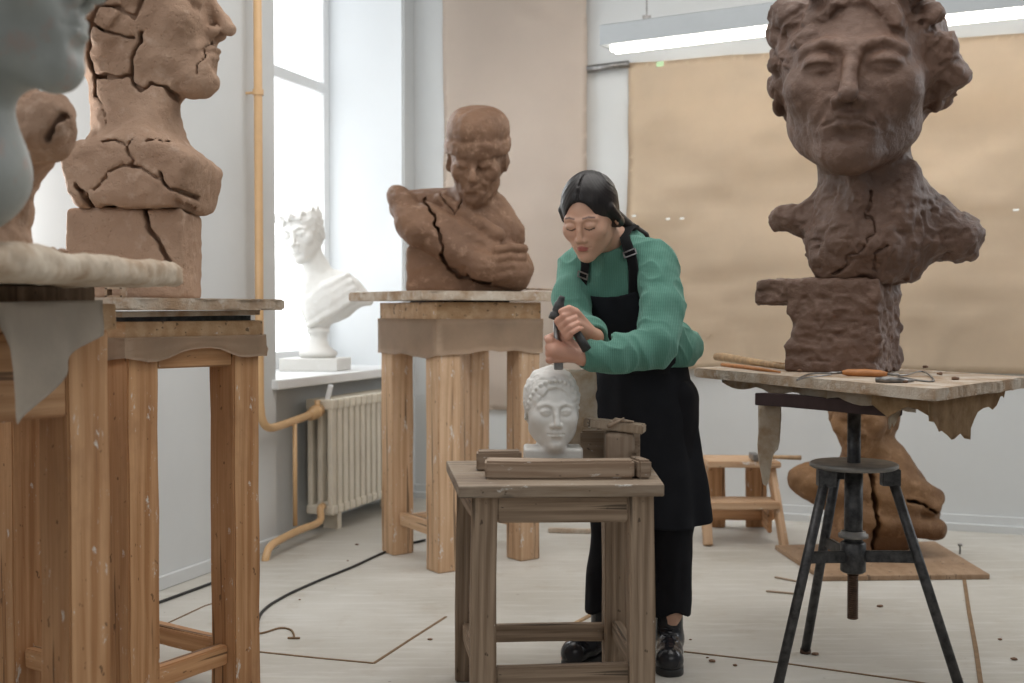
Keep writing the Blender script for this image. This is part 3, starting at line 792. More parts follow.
for k, ft in enumerate(feet):
    tp = TC+(ft-TC).normalized()*.10+Vector((0, 0, .62)); 
    bm = bmesh.new(); tube(bm, [ft+Vector((0, 0, .004)), tp], .0145, 14); lg = link('leg', bm, M['iron'], tr, True)
    bm = bmesh.new(); tube(bm, [ft, ft+(tp-ft)*.02], .017, 14); link('rubber_foot', bm, M['rust'], lg, True)
    bm = bmesh.new(); box(bm, TC+(ft-TC).normalized()*.10+Vector((0, 0, .605)), (.026, .018, .024)); bevel(bm, .004); link('socket', bm, M['iron'], tr)
    kk = (.62-.375)/.62; mid = tp.lerp(ft, kk)
    a_ = TC+Vector((0, 0, .372)); dd = (mid-a_).normalized(); 
    o = beam('brace', a_+dd*.03, Vector((mid.x, mid.y, .382)), .034, .012, M['iron'], tr, bev=.003)
# bar under the board
bar = beam('bar', at(760, 398.5, 3.38)+Vector((0, 0, 0)), at(897, 409, 3.02), .036, .05, M['bar'], tr, bev=.002)
BL, BF, BR, BB = Vector((.60, 3.77, 0)), Vector((1.014, 2.75, 0)), Vector((1.48, 3.29, 0)), Vector((1.10, 4.20, 0))
BZ = .892
def poly_board(P, z0, z1, seed, amp, n=24):
    rnd = random.Random(seed); out = []
    for i in range(4):
        p, q = P[i], P[(i+1) % 4]
        for k in range(n): out.append(p.lerp(q, k/n)+Vector((rnd.uniform(-amp, amp), rnd.uniform(-amp, amp), 0)))
    bm = prism(out, z0, z1); bmesh.ops.bevel(bm, geom=[x for x in bm.edges if abs(x.verts[0].co.z-x.verts[1].co.z) < 1e-6], offset=.004, segments=2, affect='EDGES'); return bm
tb = thing('turntable_board', (1.04, 3.5, BZ-.03), 'wide plaster stained plank board on the tripod turntable', 'board')
s_ = .55
A1, A2 = BF.lerp(BR, s_), BL.lerp(BB, s_)
link('plank', poly_board([BL, BF, A1-Vector((.004, .004, 0)), A2], BZ-.030, BZ, 3, .003), M['plastered'], tb)
link('plank', poly_board([A2+Vector((.004, .004, 0)), A1+Vector((.004, .004, 0)), BR, BB], BZ-.033, BZ-.002, 5, .007), M['plastered'], tb)
# rags beneath the board
def hang(name, top, zlow, mat, label, amp=.012, thick=.002, seed=0, nz=12, inward=Vector((-.3, .3, 0)), cat='rag'):
    rows = []; n = len(top)
    for j in range(nz+1):
        u = j/nz; r = []
        for i, p in enumerate(top):
            zl = zlow[i]; z = p.z+(zl-p.z)*u
            g = float(fbm(A(p.x, p.y, z*.7+seed)[None], 16, 3)[0])
            r.append(Vector((p.x, p.y, z))+inward*(.02+.0*u)+Vector((.7, -.7, 0)).normalized()*(amp*g*(.3+u)))
        rows.append(r)
    o = link(name, sheet(rows, thick), mat, None, True); return tag(o, label, cat)
tops = [BF.lerp(BR, -.25+1.1*k/29)+Vector((-.01, .02, BZ-.028)) if k/29*1.1-.25 >= 0 else BF.lerp(BL, (.25-1.1*k/29)*.8)+Vector((.01, .03, BZ-.028)) for k in range(30)]
lows = []
for k in range(30):
    x = k/29
    zl = BZ-.055-.085*math.exp(-((x-.52)/.22)**2)-.008*math.sin(k*1.1)-.022*max(0, math.sin(k*.8))**3
    lows.append(zl)
hang('dirty_rag', tops, lows, M['rag_brown'], 'brown dusty rag hanging ragged under the right board corner', .008, seed=2)
a_, b_ = at(758, 404, 3.40), at(781, 405, 3.37)
tops = [a_.lerp(b_, k/9) for k in range(10)]
lows = [at(762+k*2.2, [458, 470, 484, 486, 485, 478, 456, 451, 449, 440][k], 3.39).z for k in range(10)]
hang('cloth_strip', tops, lows, M['rag'], 'pale torn cloth strip hanging from the left bar end', .004, seed=5, inward=Vector((0, 0, 0)), cat='cloth')
a_, b_ = at(889, 408, 3.0), at(901, 409, 2.98)
tops = [a_.lerp(b_, k/6) for k in range(7)]; lows = [at(890, y, 3.0).z for y in (430, 428, 422, 427, 424, 418, 412)]
hang('cloth_strip', tops, lows, M['rag'], 'small pale cloth shred hanging beside the right bar end', .008, seed=6, inward=Vector((0, 0, 0)), cat='cloth')
# thin cloth lying between bar and board, showing under the front edge
tops = [BL.lerp(BF, .12+.80*k/29)+Vector((.02, .01, BZ-.028)) for k in range(30)]
lows = [BZ-.040-.016*abs(math.sin(k*.5))-.010*(k/29) for k in range(30)]
hang('plaster_rag', tops, lows, M['rag'], 'thin pale rag sagging below the long front board edge', .005, seed=7, inward=Vector((0, 0, 0)))
# modelling tools on the board
def tool(name, pts, rs, mat, label, cat='modelling tool'):
    bm = bmesh.new(); tube(bm, pts, rs, 10); o = link(name, bm, mat, None, True); return tag(o, label, cat, 'modelling tools on the board')
def ob(px, py, up=.006): return onfloor(px, py, BZ)+Vector((0, 0, up))
tool('modelling_tool', [ob(716, 361, .016), ob(724, 361.5, .016), ob(770, 367.5, .010), ob(786, 370, .008)], [.014, .016, .011, .006], M['toolwood'], 'thick pale wooden modelling tool at the left of the board')
tool('modelling_tool', [ob(722, 366.5, .006), ob(745, 369, .006), ob(780, 374, .006)], [.006, .007, .003], M['orange'], 'thin orange brown stick lying before the thick wooden tool')
tool('modelling_tool', [ob(738, 361.5, .006), ob(762, 363, .006), ob(790, 366, .006)], [.004, .005, .003], M['toolwood'], 'thin pale stick lying behind the thick wooden tool')
lt = thing('loop_tool', ob(865, 376.2), 'clay loop tool with orange wooden handle and wire ends', 'modelling tool', 'modelling tools on the board')
bm = bmesh.new(); tube(bm, [ob(842, 376.0, .010), ob(848, 376.0, .010), ob(865, 376.6, .010), ob(880, 377.2, .010), ob(888, 377.6, .010)], [.005, .010, .012, .010, .005], 14); link('handle', bm, M['orange'], lt, True)
bm = bmesh.new(); tube(bm, [ob(842, 376.0, .010), ob(830, 376.0, .008)], .004, 8); tube(bm, smooth_path([ob(831, 375.4, .006), ob(815, 374.7, .004), ob(803, 377.2, .003), ob(797, 381.2, .003), ob(805, 378.7, .003), ob(818, 377.6, .004), ob(831, 376.8, .006)], 4), .0022, 8)
link('wire_loop', bm, M['steel'], lt, True)
bm = bmesh.new(); tube(bm, [ob(888, 377.6, .010), ob(898, 378.2, .009)], .0045, 8); tube(bm, smooth_path([ob(898, 377.7, .006), ob(908, 376.7, .006), ob(918, 374.2, .008), ob(926, 374.7, .006), ob(934, 381.7, .003), ob(920, 381.7, .003), ob(898, 378.8, .006)], 4), .0025, 8)
link('wire_loop', bm, M['steel'], lt, True)
tool('metal_scraper', [ob(876, 382.5, .007), ob(890, 383, .008), ob(903, 383, .006), ob(914, 382, .004)], [.007, .009, .006, .003], M['steel'], 'grey metal scraper lying in front of the loop tool')
rnd = random.Random(5)
for k in range(5):
    px, py = [(940, 375), (905, 383), (800, 372), (955, 380), (925, 368), (838, 379), (778, 373), (975, 377), (915, 371)][k]
    p = ob(px, py, .0)
    bm = bmesh.new(); bmesh.ops.create_icosphere(bm, subdivisions=2, radius=.004+rnd.random()*.004)
    for v in bm.verts: v.co = Vector((v.co.x*1.3, v.co.y, v.co.z*.7))*(1+.3*math.sin(v.co.x*700+k)*math.cos(v.co.y*500))+p+Vector((0, 0, .004))
    tag(link('clay_crumb', bm, M['clay_brown'], None, True), 'small brown clay crumb scattered on the turntable board', 'clay crumb', 'clay crumbs on the turntable board')

# ================================================================ BACK CORNER: step stool, hammer, floor board
ss = thing('step_stool', (.98, 5.4, 0), 'small pine two-step stool by the back wall', 'step stool')
zt = .375
def fx(px, Y, z): return flat(px, Y, z)
beam('leg', fx(709, 5.25, 0), fx(703, 5.38, zt-.02), .04, .055, M['pine_light'], ss, roll=0)
beam('leg', fx(786, 5.22, 0), fx(771, 5.38, zt-.02), .03, .07, M['pine_light'], ss, roll=0)
beam('back_leg', fx(718, 5.72, 0), fx(717, 5.55, zt-.02), .08, .03, M['pine'], ss, roll=0)
beam('back_leg', fx(757, 5.72, 0), fx(757, 5.55, zt-.02), .10, .03, M['pine'], ss, roll=0)
beam('tread', fx(704, 5.42, zt-.008), fx(776, 5.42, zt-.008), .028, .26, M['pine_light'], ss)
beam('tread', fx(708, 5.32, .185), fx(777, 5.32, .185), .035, .17, M['pine_light'], ss)
beam('rail', fx(712, 5.66, .07), fx(776, 5.66, .07), .05, .02, M['pine'], ss)
beam('side_brace', fx(771, 5.30, .10), fx(764, 5.70, .07), .10, .02, M['pine'], ss)
hm = thing('hammer', fx(760, 5.36, zt+.02), 'small hammer with wooden handle lying on the step stool', 'hammer')
bm = bmesh.new(); box(bm, fx(755, 5.34, zt+.026), (.016, .05, .014)); bevel(bm, .004); link('hammer_head', bm, M['steel'], hm)
bm = bmesh.new(); tube(bm, [fx(753, 5.34, zt+.026), fx(775, 5.33, zt+.024), fx(802, 5.32, zt+.022)], [.008, .009, .011], 10); link('handle', bm, M['toolwood'], hm, True)
# fibreboard on floor
Pb = [onfloor(775, 545, .022), onfloor(845, 578, .022), onfloor(990, 574, .022), onfloor(932, 543, .022)]
Pb[1] = onfloor(822, 576, .022); Pb[3] = onfloor(935, 541, .022)
Pb = [Vector((p.x, p.y, 0)) for p in Pb]
bm = prism(Pb, 0, .022); bevel(bm, .003, 1); tag(link('floor_board', bm, M['plank']), 'brown fibreboard sheet lying on floor under the ochre bust', 'board')
# scrap batten behind the stool, far floor
tag(beam('scrap_batten', onfloor(548, 530, .012), onfloor(597, 531, .012), .022, .03, M['plastered'], None), 'thin scrap batten on the far floor seen between stool legs', 'batten')
tag(beam('floor_stick', onfloor(775, 577, .004), onfloor(801, 582, .004), .006, .012, M['grey_timber'], None, bev=.001, amp=0), 'thin grey stick on the floor before the fibreboard, farther one', 'stick', 'sticks on the floor by the tripod')
tag(beam('floor_stick', onfloor(766, 591, .004), onfloor(800, 594, .004), .006, .012, M['grey_timber'], None, bev=.001, amp=0), 'thin grey stick on the floor before the fibreboard, nearer one', 'stick', 'sticks on the floor by the tripod')
tag(beam('floor_stick', onfloor(556, 634, .004), onfloor(596, 612, .004), .008, .014, M['toolwood'], None, bev=.001, amp=0), 'orange brown stick on the floor beside the left boot', 'stick')
bm = bmesh.new(); p = onfloor(960, 554); tube(bm, [p, p+Vector((0, 0, .035)), p+Vector((0, 0, .036)), p+Vector((0, 0, .045))], [.004, .004, .010, .010], 10)
tag(link('floor_bolt', bm, M['steel'], None, True), 'small grey bolt standing on the floor right of fibreboard', 'bolt')
k = 0
for px, py in ((707, 658), (735, 666), (712, 662), (348, 561), (357, 545), (880, 607), (690, 640), (1000, 640), (1014, 660), (300, 600), (430, 640), (815, 655)):
    p = onfloor(px, py); r_ = .0035+.004*((k*7) % 3)/2; bm = bmesh.new(); bmesh.ops.create_icosphere(bm, subdivisions=2, radius=r_)
    for v in bm.verts: v.co = Vector((v.co.x*1.5, v.co.y*1.1, v.co.z*.6))*(1+.25*math.sin(v.co.x*600+k)*math.cos(v.co.y*500))+p+Vector((0, 0, r_*.5))
    tag(link('clay_crumb', bm, M['clay_brown'], None, True), 'small brown clay crumb dropped on the pale floor', 'clay crumb', 'clay crumbs on the floor'); k += 1
# cables
def cable(name, pts, r, mat, label, cat='cable'):
    bm = bmesh.new(); tube(bm, smooth_path([onfloor(x, y, r) for x, y in pts], 8), r, 8); tag(link(name, bm, mat, None, True), label, cat)
cable('floor_cable', [(236, 690), (246, 660), (256, 632), (262, 612), (285, 596), (320, 580), (352, 567), (378, 555), (400, 546), (425, 540)], .0055, M['black'], 'long black cable snaking across the floor from the window')
cable('floor_string', [(248, 633), (262, 633), (280, 628), (291, 630), (294, 637), (288, 638), (300, 638)], .0035, M['seam'], 'short curled brown string on floor beside the left stand')
cable('floor_cable', [(60, 650), (110, 622), (155, 604), (182, 594), (212, 583)], .006, M['black'], 'black cable on the floor along the left wall')
cable('floor_cable', [(100, 700), (155, 668), (180, 663), (200, 652), (215, 640)], .005, M['black'], 'black cable on the floor between the left stand legs')

# ================================================================ CLAY AND PLASTER BUSTS
def hair(q, o={}):
    g = o.get
    t = g('thick', .0)
    d = ell(q, (0, .10, .14), (.355+t, .43+t, .40+t))
    d = smin(d, ell(q, (0, .22, -.12), (.30+t, .26+t, .24)), .12)
    d = smax(d, -ell(q, (0, g('cuty', -.47), g('cutz', -.14)), (g('cutw', .30), .36, g('cuth', .52))), .03)
    return d
def crack(p, d, polys, wd, dep, ylim, wob=.004, y0=None):
    n = fbm(p[:, [0, 2, 2]]*A(1, 1, 0), 40, 2)*wob; n2 = fbm(p[:, [2, 0, 0]]*A(1, 1, 0)+9, 40, 2)*wob
    for pts, k in polys:
        c = np.maximum(dist2d(p[:, 0]+n, p[:, 2]+n2, pts)-wd*k, -d-dep*min(1.3, k))
        c = np.maximum(c, p[:, 1]-ylim); d = smax(d, -c, .003)
    return d
def pl(pts, Y):
    return [((x-512)/F*Y, H-(y-310.5)/F*Y) for x, y in pts]

# ---- large woman's head on the turntable
C3, S3, RT3 = A(1.050, 3.53, 1.788), .60, rot(-20, -1, 2)
def b3(p):
    q = loc(C3, S3, RT3)(p); q[:, 0] /= 1.15
    d = head(q, {'eye': .25, 'slit': True, 'nose': .95, 'lips': .9, 'mouthcurve': -.022, 'folds': 1.2, 'jaw': 1.08, 'brow': .45, 'slitr': .017, 'nz': -.022})
    hq = q.copy()
    hr = hair(q, {'thick': .012, 'cutw': .30, 'cuty': -.45, 'cutz': -.18, 'cuth': .54})
    for c, r in (((.35, -.04, .14), .085), ((.385, .03, .02), .085), ((.34, .10, -.09), .07), ((-.335, -.04, .20), .075), ((-.345, -.02, .08), .072), ((-.33, .02, -.02), .06), ((-.29, -.14, .30), .07), ((.31, -.14, .28), .08), ((-.18, -.27, .40), .06), ((.10, -.25, .48), .07), ((.25, -.2, .38), .07)):
        hr = smin(hr, sph(q, c, r), .05)
    wq = q+np.stack([fbm(q, 4, 1), fbm(q+3, 4, 1), fbm(q+7, 4, 1)], 1)*.07
    hr = hr-.024*fbm(wq, 6, 4)-.022*(np.maximum(ridge(wq*A(1, 1, .7), 7, 1), 0)**2)-.012*np.maximum(ridge(wq, 17, 2), 0)+.014
    hr = smin(hr, ell(q, (.02, .16, .20), (.33, .36, .40))-.03*fbm(q, 8, 3), .06)
    d = smin(d, hr, .012)*S3
    # neck and torso
    d = smin(d, cap(p, (1.09, 3.60, 1.60), (1.115, 3.58, 1.33), .138, .155), .05)
    d = smin(d, cap(p, (1.02, 3.44, 1.50), (1.07, 3.42, 1.27), .022, .028), .04)
    d = smin(d, cap(p, (1.20, 3.46, 1.50), (1.10, 3.42, 1.28), .022, .03), .04)
    ch = ell(p, (1.10, 3.55, 1.28), (.19, .15, .17))
    ch = smin(ch, cap(p, (1.17, 3.57, 1.395), (1.365, 3.53, 1.300), .125, .072), .08)
    ch = smin(ch, cap(p, (1.0, 3.60, 1.36), (.855, 3.64, 1.368), .075, .034), .06)
    ch = smax(ch, -(p[:, 2]-1.172), .01)
    d = smin(d, ch, .07)
    n = .0022*fbm(p, 24, 3)
    rough = np.clip((1.50-p[:, 2])*10, 0, 1)
    n += rough*(.009*fbm(p, 13, 3)+.008*np.maximum(ridge(p, 22, 2), 0)-.008*np.maximum(fbm(p*A(1, 1, 1.7), 34, 2)-.15, 0))
    n += .0012*fbm(p, 70, 2)
    cr = pl([(868, 190), (862, 215), (866, 232), (855, 250), (845, 262), (836, 276)], 3.45), pl([(880, 245), (866, 256), (872, 270)], 3.45)
    d = d-n
    return crack(p, d, [(c, 1) for c in cr], .003, .014, 3.6, .012)
bst = thing('clay_bust', (1.08, 3.55, BZ), 'monumental dark clay head of a woman on the tripod turntable', 'bust')
sculpt('head_and_shoulders', b3, (.72, 3.15, 1.15), (1.52, 3.95, 2.16), .0046, M['clay_dark'], bst, slack=1.8, add=.03)
RB = rot(-32)
def b3p(p):
    c = A(1.06, 3.56, 0)
    d = bx(p, (1.036, 3.585, 1.0335), (.140, .142, .138), .006, RB)
    d = np.minimum(d, bx(p, (.995, 3.615, 1.138), (.190, .144, .036), .006, RB))
    d = smax(d, -cap(p, (.79, 3.42, 1.02), (.88, 3.76, 1.02), .040), .03)
    n = .005*fbm(p, 16, 3)+.005*np.maximum(ridge(p, 26, 2), 0)-.010*np.maximum(fbm(p*A(1, 1, 1.9), 22, 2)-.2, 0)+.0015*fbm(p, 80, 2)
    # gouged right side
    q = p-A(1.0565, 3.58, 0); u = q @ RB
    side = np.clip((u[:, 0]-.05)*12, 0, 1)
    n = n+side*(.010*fbm(p, 30, 2)-.004)
    hol = fbm(p*A(1, 1, 1.6), 14, 2)
    d = d-n
    return smax(d, -(np.maximum(-d-.016, .32-hol*1.0)*.02+.0), .01) if False else d
sculpt('plinth', b3p, (.72, 3.30, .88), (1.36, 3.88, 1.20), .0045, M['clay_dark'], bst)

# ---- capped man with shawl
C2, S2, RT2 = A(-.150, 4.96, 1.728), .355, rot(-5, 18, 2)
def b2(p):
    q = loc(C2, S2, RT2)(p); q[:, 0] /= 1.02
    d = head(q, {'eye': .1, 'slit': True, 'nose': 1.1, 'brow': 1.5, 'folds': 1.6, 'mouthcurve': -.02, 'jaw': .98})
    c = smax(ell(q, (0, .06, .34), (.37, .44, .36)), q[:, 2]-.62, .10)
    c = smax(c, .09-q[:, 2]-.05*q[:, 1], .02)
    c = smin(c, smax(np.abs(ell(q, (0, .05, .17), (.37, .44, .5)))-.02, np.abs(q[:, 2]-.17)-.075, .02), .05)
    hr = smax(ell(q, (0, .12, -.02), (.37, .34, .28)), -(q[:, 1]+.02), .05)
    d = np.minimum(smin(d, c, .012), 9); d = smin(d, hr-.015*fbm(q, 10, 2), .03)*S2
    d = smin(d, cap(p, (-.155, 5.03, 1.66), (-.17, 5.06, 1.45), .085, .10), .04)
    t = ell(p, (-.20, 5.06, 1.33), (.24, .17, .25))
    t = smin(t, cap(p, (-.46, 5.04, 1.53), (-.28, 5.08, 1.52), .075, .10), .07)
    t = smin(t, cap(p, (-.09, 5.06, 1.52), (.0, 5.02, 1.42), .08, .055), .06)
    # shawl: thick fold from upper left shoulder to lower right
    for k, (a, b, r0, r1) in enumerate((((-.485, 4.98, 1.56), (-.40, 4.90, 1.42), .052, .07), ((-.42, 4.93, 1.45), (-.12, 4.86, 1.26), .075, .07), ((-.36, 4.93, 1.50), (-.08, 4.87, 1.33), .045, .04), ((-.30, 4.97, 1.56), (-.06, 4.88, 1.40), .03, .03), ((-.12, 4.86, 1.26), (.02, 4.87, 1.235), .07, .06))):
        t = smin(t, cap(p, a, b, r0, r1), .022)
    t = smin(t, sph(p, (-.505, 4.99, 1.592), .028), .03)
    t = smin(t, ell(p, (.0, 4.93, 1.26), (.09, .10, .10)), .03)
    for k in range(4):
        z = 1.335-k*.037
        t = smin(t, chain(p, [(.045, 4.845, z+.004), (-.01, 4.815, z+.006), (-.075+.012*abs(k-1), 4.815, z-.004)], [.021, .020, .016]), .008)
    t = np.minimum(t, bx(p, (-.225, 5.06, 1.255), (.225, .16, .10), .02))
    t = smax(t, 1.1605-p[:, 2], .004)
    d = smin(d, t, .03)
    d = d-.004*fbm(p, 22, 3)-.003*np.maximum(ridge(p, 16, 2), 0)
    return crack(p, d, [(pl([(423, 196), (432, 215), (441, 235), (443, 262), (458, 275), (490, 284)], 4.86), 1.2), (pl([(433, 185), (455, 215), (462, 200)], 4.9), .6)], .005, .03, 5.0, .01)
b2o = sculpt('clay_bust', b2, (-.62, 4.70, 1.15), (.15, 5.32, 2.02), .0055, M['clay_brown'], None, add=.02)
tag(b2o, 'brown clay bust of a capped man with shawl on middle stand', 'bust')

# ---- cracked profile bust
C1, S1_, RT1 = A(-1.012, 3.22, 1.915), .485, rot(82, -2, 0)
def b1(p):
    q = loc(C1, S1_, RT1)(p)
    d = head(q, {'eye': .3, 'nose': 1.08, 'brow': 1.4, 'ears': True, 'jaw': 1.05, 'lips': .9, 'chin': 1.15})
    hr = hair(q, {'thick': .035, 'cuty': -.50, 'cutz': -.16, 'cutw': .5, 'cuth': .50})
    hr = hr-.030*np.abs(fbm(q, 5.5, 2))-.02*ridge(q, 8, 1)
    d = smin(d, hr, .015)*S1_
    d = smin(d, cap(p, (-1.06, 3.22, 1.78), (-1.035, 3.22, 1.50), .115, .125), .05)
    d = smin(d, cap(p, (-.955, 3.14, 1.67), (-.99, 3.09, 1.53), .02, .025), .05)
    zz = p[:, 2]; hw = .145+np.clip((zz-1.36)/.17, 0, 1.2)*.048
    c = bx(p, (-1.033, 3.22, 1.455), (.215, .19, .112), .055)
    c = smax(c, (np.abs(p[:, 0]+1.022)-hw)*.95, .03); c = smax(c, 1.352-zz, .01)
    c = smax(c, zz-1.575+.35*np.abs(p[:, 0]+1.035), .05)
    d = smin(d, c, .06)
    d = d-.005*fbm(p, 12, 3)-.0022*fbm(p, 50, 2)
    Y = 3.10
    cr = [([(118, 0), (104, 22), (95, 38), (92, 58), (91, 76), (93, 92)], 1.5), ([(91, 76), (104, 76), (118, 79), (131, 76)], 1.3),
          ([(131, 76), (133, 86), (143, 91), (152, 83), (168, 86), (178, 108)], 1.0), ([(102, 31), (120, 37), (137, 42)], .9), ([(147, 37), (138, 52), (134, 62), (131, 76)], 1.2),
          ([(112, 12), (126, 14), (140, 22), (147, 8), (152, 0)], 1.1), ([(205, 35), (201, 55), (196, 72)], .5), ([(165, 86), (178, 107)], 1.2),
          ([(110, 146), (125, 144), (136, 150), (142, 165), (139, 168), (120, 176), (112, 186), (105, 193)], .7), ([(139, 168), (155, 175), (168, 180)], .7),
          ([(168, 175), (176, 190), (192, 197)], 1.1), ([(86, 190), (97, 200), (99, 210), (115, 209), (135, 213), (180, 211), (185, 203)], 1.5), ([(155, 148), (165, 144), (176, 147)], .6),
          ([(137, 150), (145, 142)], .6), ([(93, 92), (104, 104), (107, 125)], .4)]
    return crack(p, d, [(pl(c, Y), k) for c, k in cr], .0045, .022, 3.22, .007)
bst = thing('clay_bust', (-1.03, 3.23, 1.112), 'cracked pale clay bust in profile on the left stand', 'bust')
sculpt('head_and_shoulders', b1, (-1.36, 2.92, 1.34), (-.72, 3.60, 2.16), .0046, M['clay_pale'], bst, add=.02)
def b1p(p):
    d = bx(p, (-1.045, 3.205, 1.232), (.152, .125, .121), .012, rot(3))-.004*fbm(p, 14, 4)-.002*np.maximum(ridge(p, 30, 2), 0)
    return crack(p, d, [(pl([(144, 210), (149, 228), (158, 242), (166, 256), (168, 262)], 3.08), 1.5), (pl([(182, 268), (184, 285), (192, 300)], 3.08), .8)], .005, .025, 3.2, .006)
sculpt('plinth', b1p, (-1.24, 3.04, 1.10), (-.82, 3.42, 1.37), .0045, M['clay_pale'], bst)
# small hollow metal bracket lying beside the block
bm = bmesh.new(); c = at(116, 292.5, 3.02)
for dx, dz, hx, hz in ((0, .011, .022, .003), (0, -.011, .022, .003), (-.020, 0, .003, .012), (.020, 0, .003, .012)): box(bm, c+Vector((dx, 0, dz+.0)), (hx, .02, hz))
tag(link('hollow_clamp', bm, M['plastered']), 'small hollow rectangular piece lying on board before the cracked bust', 'clamp')

# ---- ochre bust on the floor
C4, S4, RT4 = A(1.520, 4.98, .632), .37, rot(-27, 2, 0)
def b4(p):
    q = loc(C4, S4, RT4)(p)
    d = head(q, {'eye': .4, 'nose': 1.3, 'brow': 1.3, 'folds': 1.4, 'lips': 1.2})
    hr = hair(q, {'thick': .04})-.03*np.abs(fbm(q, 6, 2)); d = smin(d, hr, .015)*S4
    d = smin(d, cap(p, (1.555, 5.04, .54), (1.58, 5.04, .36), .095, .12), .05)
    t = ell(p, (1.60, 5.03, .24), (.20, .19, .27))
    t = smin(t, ell(p, (1.335, 4.98, .325), (.135, .13, .085), rot(0, 0, 18)), .08)
    t = smin(t, cap(p, (1.62, 5.0, .42), (1.80, 5.0, .20), .09, .065), .05)
    t = smin(t, cap(p, (1.48, 4.92, .34), (1.44, 4.90, .08), .08, .10), .05)
    for a, b, r in (((1.42, 4.86, .30), (1.80, 4.92, .24), .04), ((1.44, 4.85, .20), (1.82, 4.92, .14), .045), ((1.60, 4.88, .38), (1.83, 4.95, .27), .035)):
        t = smin(t, cap(p, a, b, r), .02)
    t = smax(t, .0225-p[:, 2], .003)
    d = smin(d, t, .05)-.010*np.abs(fbm(p, 8, 2))-.004*fbm(p, 26, 2)
    return crack(p, d, [(pl([(871, 466), (870, 490), (874, 520), (870, 556)], 4.9), 1.8), (pl([(905, 500), (925, 505), (940, 515)], 4.9), 1.2)], .006, .05, 5.0, .01)
b4o = sculpt('clay_bust', b4, (1.12, 4.68, .015), (1.95, 5.32, .93), .0075, M['clay_ochre'], None, add=.02)
tag(b4o, 'ochre clay bust standing on fibreboard on the floor, cloaked shoulders', 'bust')

# ---- white wreathed bust on the window sill
C5, S5, RT5 = A(-1.108, 6.02, 1.490), .30, rot(-8, 12, -10)
def b5(p):
    q = loc(C5, S5, RT5)(p)
    d = head(q, {'eye': .7, 'nose': 1.0, 'lips': 1.1})
    hr = hair(q, {'thick': .03, 'cuty': -.46, 'cutz': -.2, 'cuth': .52})-.035*np.abs(fbm(q, 8, 2)); d = smin(d, hr, .015)
    # laurel leaves round the head
    for k in range(16):
        a = math.radians(-200+k*220/15) if k else math.radians(-200)
        a = math.radians(-90-115+k*230/15)
        c = (.36*math.cos(a), .08+.42*math.sin(a), .33+.03*math.sin(a)); R = rot(math.degrees(a), 20, -25 if k % 2 else 25)
        d = np.minimum(d, ell(q, c, (.03, .05, .09), R))
    d = d*S5
    d = smin(d, chain(p, [(-1.085, 6.06, 1.43), (-1.03, 6.08, 1.30), (-.99, 6.08, 1.22)], [.062, .064, .08], .02), .03)
    t = ell(p, (-.955, 6.08, 1.145), (.17, .12, .13), rot(0, 0, -18))
    t = smin(t, cap(p, (-1.04, 6.05, 1.20), (-1.03, 6.05, 1.02), .07, .055), .05)
    t = smin(t, cap(p, (-.92, 6.10, 1.21), (-.79, 6.10, 1.13), .08, .055), .04)
    for k in range(4):
        t = smin(t, chain(p, [(-.86+.02*k, 6.00, 1.265-.035*k), (-.97+.01*k, 5.975, 1.205-.045*k), (-1.06, 5.985, 1.12-.04*k)], [.016, .017, .012]), .028)
    t = smax(t, -cap(p, (-.80, 5.9, 1.02), (-.74, 6.3, 1.05), .07), .02)
    d = smin(d, t, .025)
    d = smin(d, cap(p, (-1.01, 6.06, 1.05), (-1.02, 6.06, .95), .055, .045), .02)
    return d-.0015*fbm(p, 40, 2)
bst = thing('plaster_bust', (-1.03, 6.05, .767), 'white plaster bust with leaf wreath and draped shoulder on window sill', 'bust')
sculpt('head_and_shoulders', b5, (-1.30, 5.80, .93), (-.66, 6.30, 1.74), .0055, M['plaster'], bst, add=.015)
bm = bmesh.new(); lathe(bm, (-1.02, 6.05, 0), [(.05, .99), (.058, .985), (.060, .965), (.048, .955), (.046, .93), (.055, .90), (.085, .87), (.098, .862), (.10, .845), (.09, .84), (.09, .832)][::-1], 40)
link('socle', bm, M['plaster'], bst, True)
bm = bmesh.new(); vs = box(bm, (0, 0, 0), (.155, .13, .032), Matrix(rot(-8).tolist())); 
for v in bm.verts: v.co += Vector((-1.03, 6.03, .80))
bevel(bm, .004); link('base_block', bm, M['plaster'], bst)

# ---- white child head on the stool
C6, S6, RT6 = A(.110, 3.145, .811), .208, rot(6, 3, 0)
def b6(p):
    q = loc(C6, S6, RT6)(p)
    d = head(q, {'eye': .95, 'pupil': True, 'nose': .60, 'lips': 1.0, 'jaw': 1.24, 'chin': 1.1, 'brow': .4})
    hr = hair(q, {'thick': .012, 'cuty': -.46, 'cutz': -.15, 'cuth': .53, 'cutw': .31})
    hr = hr-.022*np.abs(fbm(q, 10, 2)); d = smin(d, hr, .012)
    for k in range(17):
        a = math.radians(180*k/16)
        c = (.325*math.cos(a), -.13-.16*math.sin(a)+.05*abs(math.cos(a)), .02+.385*math.sin(a))
        d = smin(d, sph(q, c, .030), .012)
    d = smin(d, cap(q, (0, .06, -.35), (0, .05, -.56), .19, .20), .06)*S6
    d = smin(d, bx(p, (.112, 3.148, .674), (.080, .062, .034), .008)-.001*fbm(p, 40, 2), .015)
    return smax(d, .6405-p[:, 2], .002)
b6o = sculpt('plaster_bust', b6, (.01, 3.03, .635), (.21, 3.27, .94), .0022, M['plaster'], None, add=.006)
tag(b6o, 'white plaster child head being carved on the work stool', 'bust')
def blk(p):
    d = bx(p, (.192, 3.335, .775), (.055, .022, .133), .014)
    d = smax(d, -cap(p, (.262, 3.2, .832), (.262, 3.5, .832), .020), .008)
    return d-.002*fbm(p, 30, 2)
o = sculpt('plaster_block', blk, (.12, 3.29, .642), (.26, 3.38, .93), .004, M['rag'], None)
